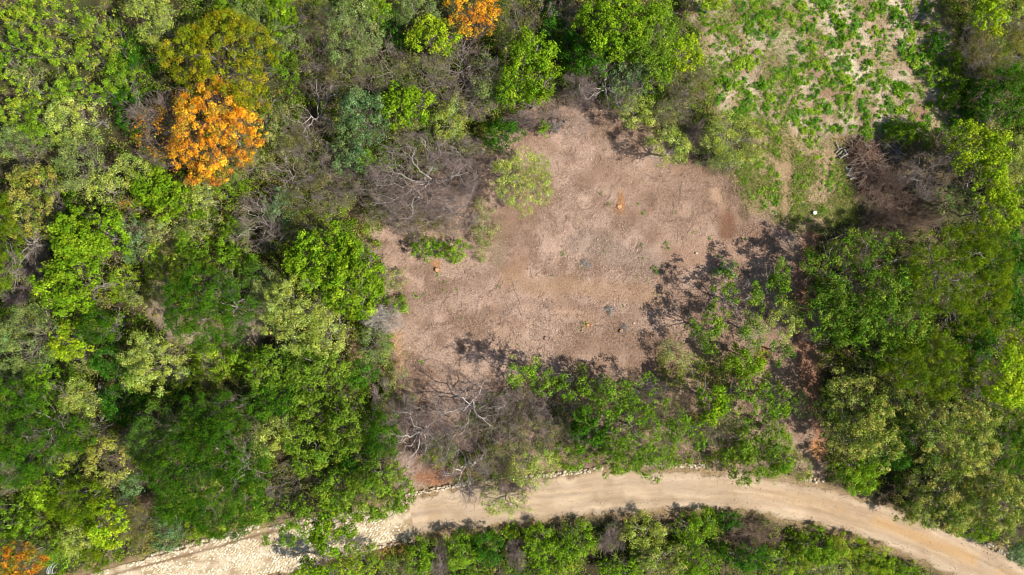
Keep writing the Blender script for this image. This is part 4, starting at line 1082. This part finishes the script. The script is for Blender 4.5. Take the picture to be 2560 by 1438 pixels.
def build_weeds():
    rng = np.random.default_rng(21)
    greens = [[(100, 148, 40), (116, 160, 46), (84, 132, 36)], [(126, 166, 50), (108, 152, 40), (140, 174, 62)], [(92, 142, 64), (108, 150, 72), (92, 140, 50)]]
    protos = [weed_mesh("field_weed", 300 + i, greens[i % 3]) for i in range(9)]
    hand = [(2251, 57, 22), (1905, 57, 15), (1979, 50, 15), (1814, 212, 20), (1999, 202, 15), (2103, 161, 13), (2180, 215, 14), (2271, 218, 16), (2321, 262, 14), (2251, 111, 15), (2234, 218, 20), (2117, 202, 18),
            (1986, 151, 16), (1848, 161, 22), (1908, 208, 20), (2106, 101, 17), (2093, 64, 20), (2281, 134, 20), (2308, 158, 18), (2170, 161, 18), (2063, 165, 15), (2009, 124, 18), (2006, 20, 17), (2060, 10, 20),
            (2083, 47, 14), (1935, 87, 15), (2244, 279, 15), (2167, 296, 15), (2036, 279, 14), (2063, 269, 15), (1861, 262, 14), (2210, 322, 16), (2009, 329, 13), (2170, 332, 16), (2247, 340, 18), (2315, 296, 14),
            (1870, 70, 14), (2010, 172, 14), (2027, 248, 11), (2122, 245, 13), (2290, 60, 12), (2150, 20, 12), (2130, 90, 11), (1950, 190, 15), (1895, 130, 12), (1830, 100, 14), (2075, 210, 12), (2200, 180, 11)]
    pts = [(a, b, c) for a, b, c in hand]
    while len(pts) < 298:
        px, py = rng.uniform(1745, 2400), rng.uniform(0, 350)
        w = W(px, py)
        xx, yy = np.array([w[0]]), np.array([w[1]])
        if sdist(xx, yy, FIELD)[0] < .2: continue
        if fbm(xx * .4, yy * .4, 97, 3)[0] < .46 and rng.random() < .7: continue
        if min((px - a) ** 2 + (py - b) ** 2 for a, b, _ in pts) < 11 ** 2: continue
        pts.append((px, py, 5 + 11 * rng.random() ** 1.8))
    for i, (px, py, r) in enumerate(pts):
        o = link("field_weed", protos[rng.integers(0, 9)], None)
        s = r / 22.0 * 1.35
        o.location = W(px, py); o.scale = (s, s * rng.uniform(.75, 1.25), s * rng.uniform(.8, 1.1)); o.rotation_euler = (0, 0, rng.uniform(0, 6.28))
        tag(o, "low leafy green weed clump growing in the pale straw field", "weed", "leafy weed clumps of the straw field")
    lawnp = [(1912, 445), (1928, 470), (1940, 500), (1900, 480), (2000, 440), (2010, 470), (1998, 500), (2012, 520), (2000, 400), (2040, 395), (2055, 370), (1925, 430), (1890, 415), (1935, 530), (2050, 530), (2075, 470), (1985, 520), (2025, 360), (1940, 350)]
    for px, py in lawnp:
        o = link("lawn_weed", protos[rng.integers(0, 9)], None)
        s = rng.uniform(.35, .7); o.location = W(px, py); o.scale = (s, s, s * .7); o.rotation_euler = (0, 0, rng.uniform(0, 6.28))
        tag(o, "small green weed clump in the grassy patch beside the dirt track", "weed", "weed clumps of the grassy patch")
    seed = [(1408, 634, 8), (1038, 739, 10), (1109, 725, 6), (1112, 705, 6), (1142, 723, 5), (1609, 534, 8), (1597, 510, 6), (1602, 614, 8), (1666, 614, 12), (1636, 678, 13), (1453, 671, 6), (1307, 544, 5), (1522, 510, 6),
            (1465, 809, 8), (1154, 794, 5), (1559, 767, 5), (1015, 671, 5), (1055, 905, 9), (1300, 839, 4), (1095, 688, 7), (1681, 530, 5), (1293, 861, 5), (1512, 629, 5), (1609, 646, 5), (1062, 734, 5), (1591, 692, 5), (1618, 702, 5),
            (1453, 820, 7), (1735, 580, 6), (1775, 597, 7), (1776, 622, 5), (1860, 598, 7), (1640, 735, 4), (1015, 885, 7), (1505, 480, 5), (1380, 690, 4), (1700, 470, 4), (1245, 715, 4)]
    sp = [weed_mesh("seedling", 400 + i, [(96, 158, 34), (110, 170, 44), (84, 142, 36)], 45, .6) for i in range(4)]
    for px, py, r in seed:
        o = link("seedling", sp[rng.integers(0, 4)], None)
        s = r / 22.0 * 1.15
        o.location = W(px, py); o.scale = (s, s, s); o.rotation_euler = (0, 0, rng.uniform(0, 6.28))
        tag(o, "small bright green seedling on the brown clearing", "seedling", "seedlings dotted over the clearing")

# ------------------------------------------------------------------ things people left
def lathe(prof, n=28):
    pr = np.array(prof, float)
    a = np.arange(n) * 2 * math.pi / n
    V = np.stack([pr[:, None, 0] * np.cos(a), pr[:, None, 0] * np.sin(a), np.repeat(pr[:, 1:2], n, 1)], -1)
    i = np.arange(len(pr) * n).reshape(len(pr), n)
    F = np.stack([i[:-1], np.roll(i[:-1], -1, 1), np.roll(i[1:], -1, 1), i[1:]], -1).reshape(-1, 4)
    return V.reshape(-1, 3), F

def plain(name, col, rough=.5):
    m, nt, p, out = new_mat(name)
    n = nt.nodes.new("ShaderNodeTexNoise"); n.inputs['Scale'].default_value = 9
    r = nt.nodes.new("ShaderNodeValToRGB")
    r.color_ramp.elements[0].color = (*[c * .8 for c in col], 1); r.color_ramp.elements[1].color = (*col, 1)
    r.color_ramp.elements[0].position = .3; r.color_ramp.elements[1].position = .6
    nt.links.new(n.outputs[0], r.inputs[0]); nt.links.new(r.outputs[0], p.inputs['Base Color'])
    p.inputs['Roughness'].default_value = rough
    return m

def log_mesh(L, r, seed):
    rng = np.random.default_rng(seed)
    t = np.linspace(-.5, .5, 6)
    PT = np.stack([t * L, rng.normal(0, .02, 6), rng.normal(0, .015, 6)], -1)[None]
    V, F = tubes(PT, (r * (1 + rng.normal(0, .05, 6)))[None], 10)
    n = 10; k = len(V)
    caps = []
    for s, c in ((0, PT[0, 0]), (5 * n, PT[0, -1])):
        V = np.concatenate([V, c[None]])
        caps.append([[s + j, s + (j + 1) % n, len(V) - 1, len(V) - 1] for j in range(n)])
    return V, F, k

def add_log(name, px, py, L, r, ang, label, group, seed, z=None, bark=None, tilt=0.0):
    V, F, k = log_mesh(L, r, seed)
    o = link(name, mesh_from("bark", V[:k], F, smooth=True), bark or PALE_BARK)
    n = 10
    for end in (0, 1):
        s = 0 if end == 0 else 5 * n
        c = V[s:s + n]; mid = c.mean(0) + np.array([.004 * (-1 if end == 0 else 1), 0, 0])
        vv = np.concatenate([c, (c * .5 + mid * .5), mid[None]])
        ff = [[j, (j + 1) % n, n + (j + 1) % n, n + j] for j in range(n)] + [[n + j, n + (j + 1) % n, n + (j + 2) % n, 2 * n] for j in range(0, n, 2)]
        link("cut_end", mesh_from("cut_end", vv, np.array(ff)), CUT_WOOD, o)
    w = W(px, py); o.location = (w[0], w[1], r * .95 if z is None else z); o.rotation_euler = (0, tilt, ang)
    tag(o, label, "log", group)

def build_things():
    white = plain("white_plastic", (.80, .82, .86), .35); steel = plain("grey_metal", (.55, .58, .62), .4)
    b = bpy.data.objects.new("white_bucket", None); COL.objects.link(b)
    w = W(2034, 533); b.location = w; b.rotation_euler = (0, 0, .6)
    tag(b, "small round white bucket standing on grass near the brush pile", "bucket")
    V, F = lathe([(.0, .0), (.15, .0), (.165, .03), (.19, .36), (.2, .365), (.2, .40), (.185, .405)])
    link("bucket_body", mesh_from("bucket_body", V, F, smooth=True), white, b)
    V, F = lathe([(.205, .385), (.207, .42), (.19, .425), (.17, .412), (.06, .412), (.0, .412)])
    link("lid", mesh_from("lid", V, F, smooth=True), white, b)
    a = np.linspace(0, math.pi, 14)
    V, F = tubes(np.stack([.215 * np.cos(a), .06 * np.sin(a) + .02, .36 + .075 * np.sin(a)], -1)[None], np.full((1, 14), .008), 6)
    link("handle", mesh_from("handle", V, F), steel, b)
    # stumps
    stumps = [(1548, 517, .26, .16, "pale orange tree stump with fresh sawdust in the middle of the clearing"), (1093, 675, .24, .3, "reddish stump below the low green shrubs at the clearing's left"),
              (1365, 846, .22, .22, "dark reddish stump alone in the lower clearing"), (1469, 813, .17, .15, "small orange stump among seedlings in the lower clearing"),
              (1553, 827, .2, .24, "yellowish stump beside grey sticks at the clearing's lower right")]
    for i, (px, py, r, h, lab) in enumerate(stumps):
        s = bpy.data.objects.new("tree_stump", None); COL.objects.link(s); w = W(px, py); s.location = w
        tag(s, lab, "stump", "stumps left in the clearing")
        rng = np.random.default_rng(i + 50)
        V, F = lathe([(r * 1.35, -.03), (r * 1.1, .06), (r, h * .6), (r * .98, h)], 18)
        ang = np.arctan2(V[:, 1], V[:, 0]); k = 1 + .09 * np.sin(ang * 3 + i) + .05 * np.sin(ang * 7 + 2 * i)
        V[:, 0] *= k; V[:, 1] *= k
        link("bark", mesh_from("bark", V, F, smooth=True), BROWN_TWIG, s)
        V2, F2 = lathe([(r * .98, h), (r * .93, h + .012), (r * .5, h + .015), (0.001, h + .012)], 18)
        ang = np.arctan2(V2[:, 1], V2[:, 0]); k = 1 + .09 * np.sin(ang * 3 + i) + .05 * np.sin(ang * 7 + 2 * i)
        V2[:, 0] *= k; V2[:, 1] *= k
        link("cut_face", mesh_from("cut_face", V2, F2), CUT_WOOD if i not in (2,) else BROWN_TWIG, s)
    # sawdust
    rng = np.random.default_rng(99)
    P = []
    for (px, py, sx, sy, n) in ((1552, 500, .22, .55, 260), (1548, 520, .4, .35, 160), (1090, 662, .35, .3, 200), (2100, 345, .4, .2, 60), (1470, 812, .3, .2, 80)):
        w = W(px, py); P.append(np.stack([w[0] + rng.normal(0, sx, n), w[1] + rng.normal(0, sy, n), rng.uniform(.03, .08, n)], -1))
    P = np.concatenate(P); m = len(P)
    V, F = leaf_quads(P, rng.normal(0, .3, (m, 3)) + [0, 0, 1], rng.uniform(.06, .16, m), rng.uniform(.05, .1, m), rng)
    tag(link("sawdust", mesh_from("sawdust", V, F, lin([(228, 168, 112)]) * np.ones((m, 1)) * rng.uniform(.6, 1, (m, 1)) * K_SOIL), LITTER), "orange sawdust spilled round the fresh stumps", kind='stuff')
    # logs of the brush pile
    for i, (px, py, ang, L, r, z) in enumerate([(2093, 366, -1.1, 1.0, .09, None), (2096, 376, .7, .9, .08, None), (2101, 381, .75, .9, .085, None), (2106, 387, .8, .8, .08, None), (2105, 392, .5, .9, .09, .28), (2112, 382, -1.0, .8, .075, .3)]):
        add_log("cut_log", px, py, L, r, ang, "grey cut log in the upper heap beside the brush pile", "logs heaped at the brush pile's upper corner", 600 + i, z, GREY_BARK)
    for i, (px, py, ang, L, r, z) in enumerate([(2119, 427, -.9, 1.0, .13, None), (2124, 434, .4, .9, .12, None), (2127, 442, -.5, .9, .13, None), (2131, 446, .3, .9, .11, .32), (2140, 440, -1.3, 1.0, .1, .3), (2123, 424, .9, .8, .1, .36)]):
        add_log("cut_log", px, py, L, r, ang, "thick whitish cut log in the lower heap beside the brush pile", "logs heaped at the brush pile's lower corner", 620 + i, z)
    # the brush pile: crossed cut branches over dead leaves
    bp = bpy.data.objects.new("brush_pile", None); COL.objects.link(bp); w = W(2165, 415); bp.location = w
    tag(bp, "big pile of cut brown branches at the weedy field's lower edge", "brush pile")
    for nm, n, L0, L1, r0, r1, mat, k in (("cut_branches", 260, 1.2, 3.6, .018, .05, BROWN_TWIG, 6), ("pale_branches", 46, 1.2, 3.0, .022, .05, PALE_BARK, 7), ("twigs", 700, .4, 1.5, .008, .016, BROWN_TWIG, 4)):
        u = rng.uniform(0, 1, n) ** .5; a = rng.uniform(0, 6.28, n)
        ex = 2.1 * np.cos(a) * u; ey = 3.0 * np.sin(a) * u - .3 * ex
        z = 1.35 * (1 - u ** 2) * rng.uniform(.35, 1, n) + .12
        th = rng.uniform(0, 6.28, n); L = rng.uniform(L0, L1, n)
        t = np.linspace(-.5, .5, k)[None]
        bend = rng.normal(0, .22, (n, 1)) * (t ** 2)
        X = ex[:, None] + (np.cos(th)[:, None] * t - np.sin(th)[:, None] * bend) * L[:, None]
        Y = ey[:, None] + (np.sin(th)[:, None] * t + np.cos(th)[:, None] * bend) * L[:, None]
        Z = np.maximum(z[:, None] - .25 * (t * L[:, None]) ** 2 * .5 + rng.normal(0, .05, (n, k)), .03)
        PT = np.stack([X + rng.normal(0, .03, (n, k)), Y + rng.normal(0, .03, (n, k)), Z], -1)
        R = np.linspace(1, .5, k)[None] * rng.uniform(r0, r1, (n, 1))
        V, F = tubes(PT, R, 4)
        link(nm, mesh_from(nm, V, F), mat, bp)
    m = 11000
    u = rng.uniform(0, 1, m) ** .5; a = rng.uniform(0, 6.28, m)
    ex = 2.2 * np.cos(a) * u; ey = 3.1 * np.sin(a) * u - .3 * ex
    P = np.stack([ex, ey, 1.1 * (1 - u ** 2) * rng.uniform(.2, 1, m) + .08], -1)
    pal = lin([(176, 118, 70), (146, 100, 66), (118, 86, 66), (190, 140, 90)]) * K_SOIL
    V, F = leaf_quads(P, rng.normal(0, .6, (m, 3)) + [0, 0, .7], rng.uniform(.12, .26, m), rng.uniform(.07, .14, m), rng)
    link("dead_leaves", mesh_from("dead_leaves", V, F, pal[rng.integers(0, 4, m)] * rng.lognormal(0, .2, (m, 1))), LITTER, bp)
    # fallen boughs
    def bough(name, px, py, L, ang, r, label, leaves, seed, mat=PALE_BARK):
        rg = np.random.default_rng(seed)
        B = branch_sets(rg, 5, 3, .25, .08, .2)
        root = bpy.data.objects.new(name, None); COL.objects.link(root); w = W(px, py); root.location = w; root.rotation_euler = (0, 0, ang)
        tag(root, label, "fallen branch")
        ws = []; pts = []
        for lv, (P, R) in enumerate(B):
            Q = np.stack([P[..., 2] * L - L * .4, P[..., 0] * L * .42, .10 + np.abs(P[..., 1]) * L * .16], -1)
            pts.append(Q.reshape(-1, 3)); ws.append(tubes(Q, np.maximum(R * r, .01), 5 if lv < 2 else 3))
        V, F = join(ws); link("limb", mesh_from("limb", V, F, smooth=True), mat, root)
        if leaves:
            q = pts[-1][rg.integers(0, len(pts[-1]), leaves)] + rg.normal(0, .13, (leaves, 3))
            q[:, 2] = np.maximum(q[:, 2], .08)
            V, F = leaf_quads(q, rg.normal(0, .5, (leaves, 3)) + [0, 0, .7], rg.uniform(.18, .34, leaves), rg.uniform(.1, .18, leaves), rg)
            link("foliage", mesh_from("foliage", V, F, lin([(96, 150, 40)]) * K_LEAF * rg.lognormal(0, .2, (leaves, 1))), LEAF, root)
    bough("fallen_bough", 1818, 678, 3.2, 2.6, .09, "broken pale bough with green leaves lying at the clearing's right", 240, 5)
    bough("fallen_bough", 1385, 320, 2.2, 1.0, .04, "thin pale dry bough lying at the clearing's top edge", 0, 6)
    bough("fallen_bough", 1560, 822, 1.4, 3.0, .035, "small grey bough beside the yellowish stump", 0, 7, GREY_BARK)
    bough("fallen_bough", 1155, 865, 1.8, .6, .04, "dark dry bough lying in the lower left of the clearing", 0, 8, BROWN_TWIG)
    bough("fallen_bough", 1515, 775, 1.6, -.2, .03, "thin whitish stick bough left of the clearing's tree shadow", 0, 9)
    bough("fallen_bough", 2240, 382, 3.0, 2.9, .06, "curved pale bough fallen between brush pile and yellow-lime tree", 0, 10)
    bough("fallen_bough", 2290, 45, 2.4, .5, .03, "pale dry bough lying across the weedy field's upper right", 0, 11)
    bough("fallen_bough", 1460, 660, 1.5, .3, .03, "tiny pale bough beside the bare patch in the clearing", 0, 12)
    # bent grey rods by the small orange tree
    for i, (dx, dy, bx) in enumerate(((-6, 0, 5), (-2, 1, 4), (3, -3, -3), (7, 0, 6))):
        t = np.linspace(-.5, .5, 9)
        w = W(126 + dx, 1424 + dy, .5)
        PT = np.stack([(-t * .45 + .25 * (t * 2) ** 2 * bx / 6) * .7, t * -1.15, .5 + .15 * (1 - (2 * t) ** 2)], -1)
        PT[:, 2] = np.where(np.abs(t) > .45, .02, PT[:, 2])
        V, F = tubes(PT[None], np.full((1, 9), .028), 6)
        o = link("bent_rod", mesh_from("bent_rod", V, F, smooth=True), steel); o.location = (w[0], w[1], 0)
        tag(o, "pale grey bent rod standing beside the small orange tree", "rod", "bent grey rods")
    # loose stones in the clearing and on the road
    rng = np.random.default_rng(123)
    for i, (px, py, r) in enumerate([(1741, 633, .13), (1411, 578, .11), (1585, 808, .12), (1494, 598, .12), (1023, 868, .12), (1222, 812, .1), (1477, 398, .1)]):
        V, F, T = stone_mesh(np.zeros((1, 2)), np.array([r]), np.array([.3 * i]), 0, r * .9, lin([(232, 214, 184)]) * K_ROAD, rng)
        o = link("pale_stone", mesh_from("pale_stone", V, F, T), STONE); o.location = W(px, py)
        tag(o, "small pale stone lying loose on the clearing", "stone", "loose stones of the clearing")
    n = 1300
    A = resample(ROAD_TOP, n); B = resample(ROAD_LOW, n); u = rng.uniform(.04, .97, n)[:, None]
    V, F, T = stone_mesh(A + (B - A) * u, rng.uniform(.025, .085, n) * rng.uniform(.5, 1, n), rng.uniform(0, 6, n), .045, .05, lin([(232, 212, 178)]) * rng.uniform(.75, 1.05, (n, 1)) * K_ROAD, rng)
    tag(link("gravel", mesh_from("gravel", V, F, T), STONE), "scattered pale gravel on the dirt road", kind='stuff')
    stone_line("stone_wall", "low pale stone wall under bare trees at the dirt road's left end", [(1012, 1240), (1060, 1228), (1120, 1216), (1190, 1203), (1270, 1197)], 2, .15, .24, 1, .2)
    stone_line("stone_wall", "low pale stone wall above the dirt road, middle stretch", [(1300, 1196), (1380, 1187), (1450, 1178), (1510, 1170)], 2, .15, .24, 2, .2)
    stone_line("stone_wall", "broken pale stone wall half hidden by tufted trees at the road", [(1525, 1166), (1570, 1160), (1640, 1160), (1780, 1166)], 2, .15, .22, 3, .35)
    stone_line("stone_wall", "thin pale stone wall at the dirt road's right end", [(2425, 1342), (2470, 1362), (2520, 1388), (2590, 1425)], 2, .15, .25, 4, .25)
    stone_line("stone_wall", "pale stone wall along the stone road's upper edge", [(370, 1392), (450, 1372), (540, 1348), (610, 1324), (660, 1308)], 2, .2, .22, 5, .2)
    stone_line("stone_wall", "pale stone wall along the stone road's lower edge", [(700, 1432), (780, 1404), (860, 1384), (960, 1362), (1038, 1345)], 2, .19, .14, 6, .12)
    stone_line("stone_wall", "short crumbling stone wall beside the red path's lower end", [(2010, 1196), (2030, 1200), (2060, 1206)], 2, .17, .25, 7, .4)

# ------------------------------------------------------------------ build the place
build_ground()
build_roads()
for i, row in enumerate(ROWS):
    plant(i, row)
build_undergrowth()
build_litter()
build_grass()
build_weeds()
build_things()
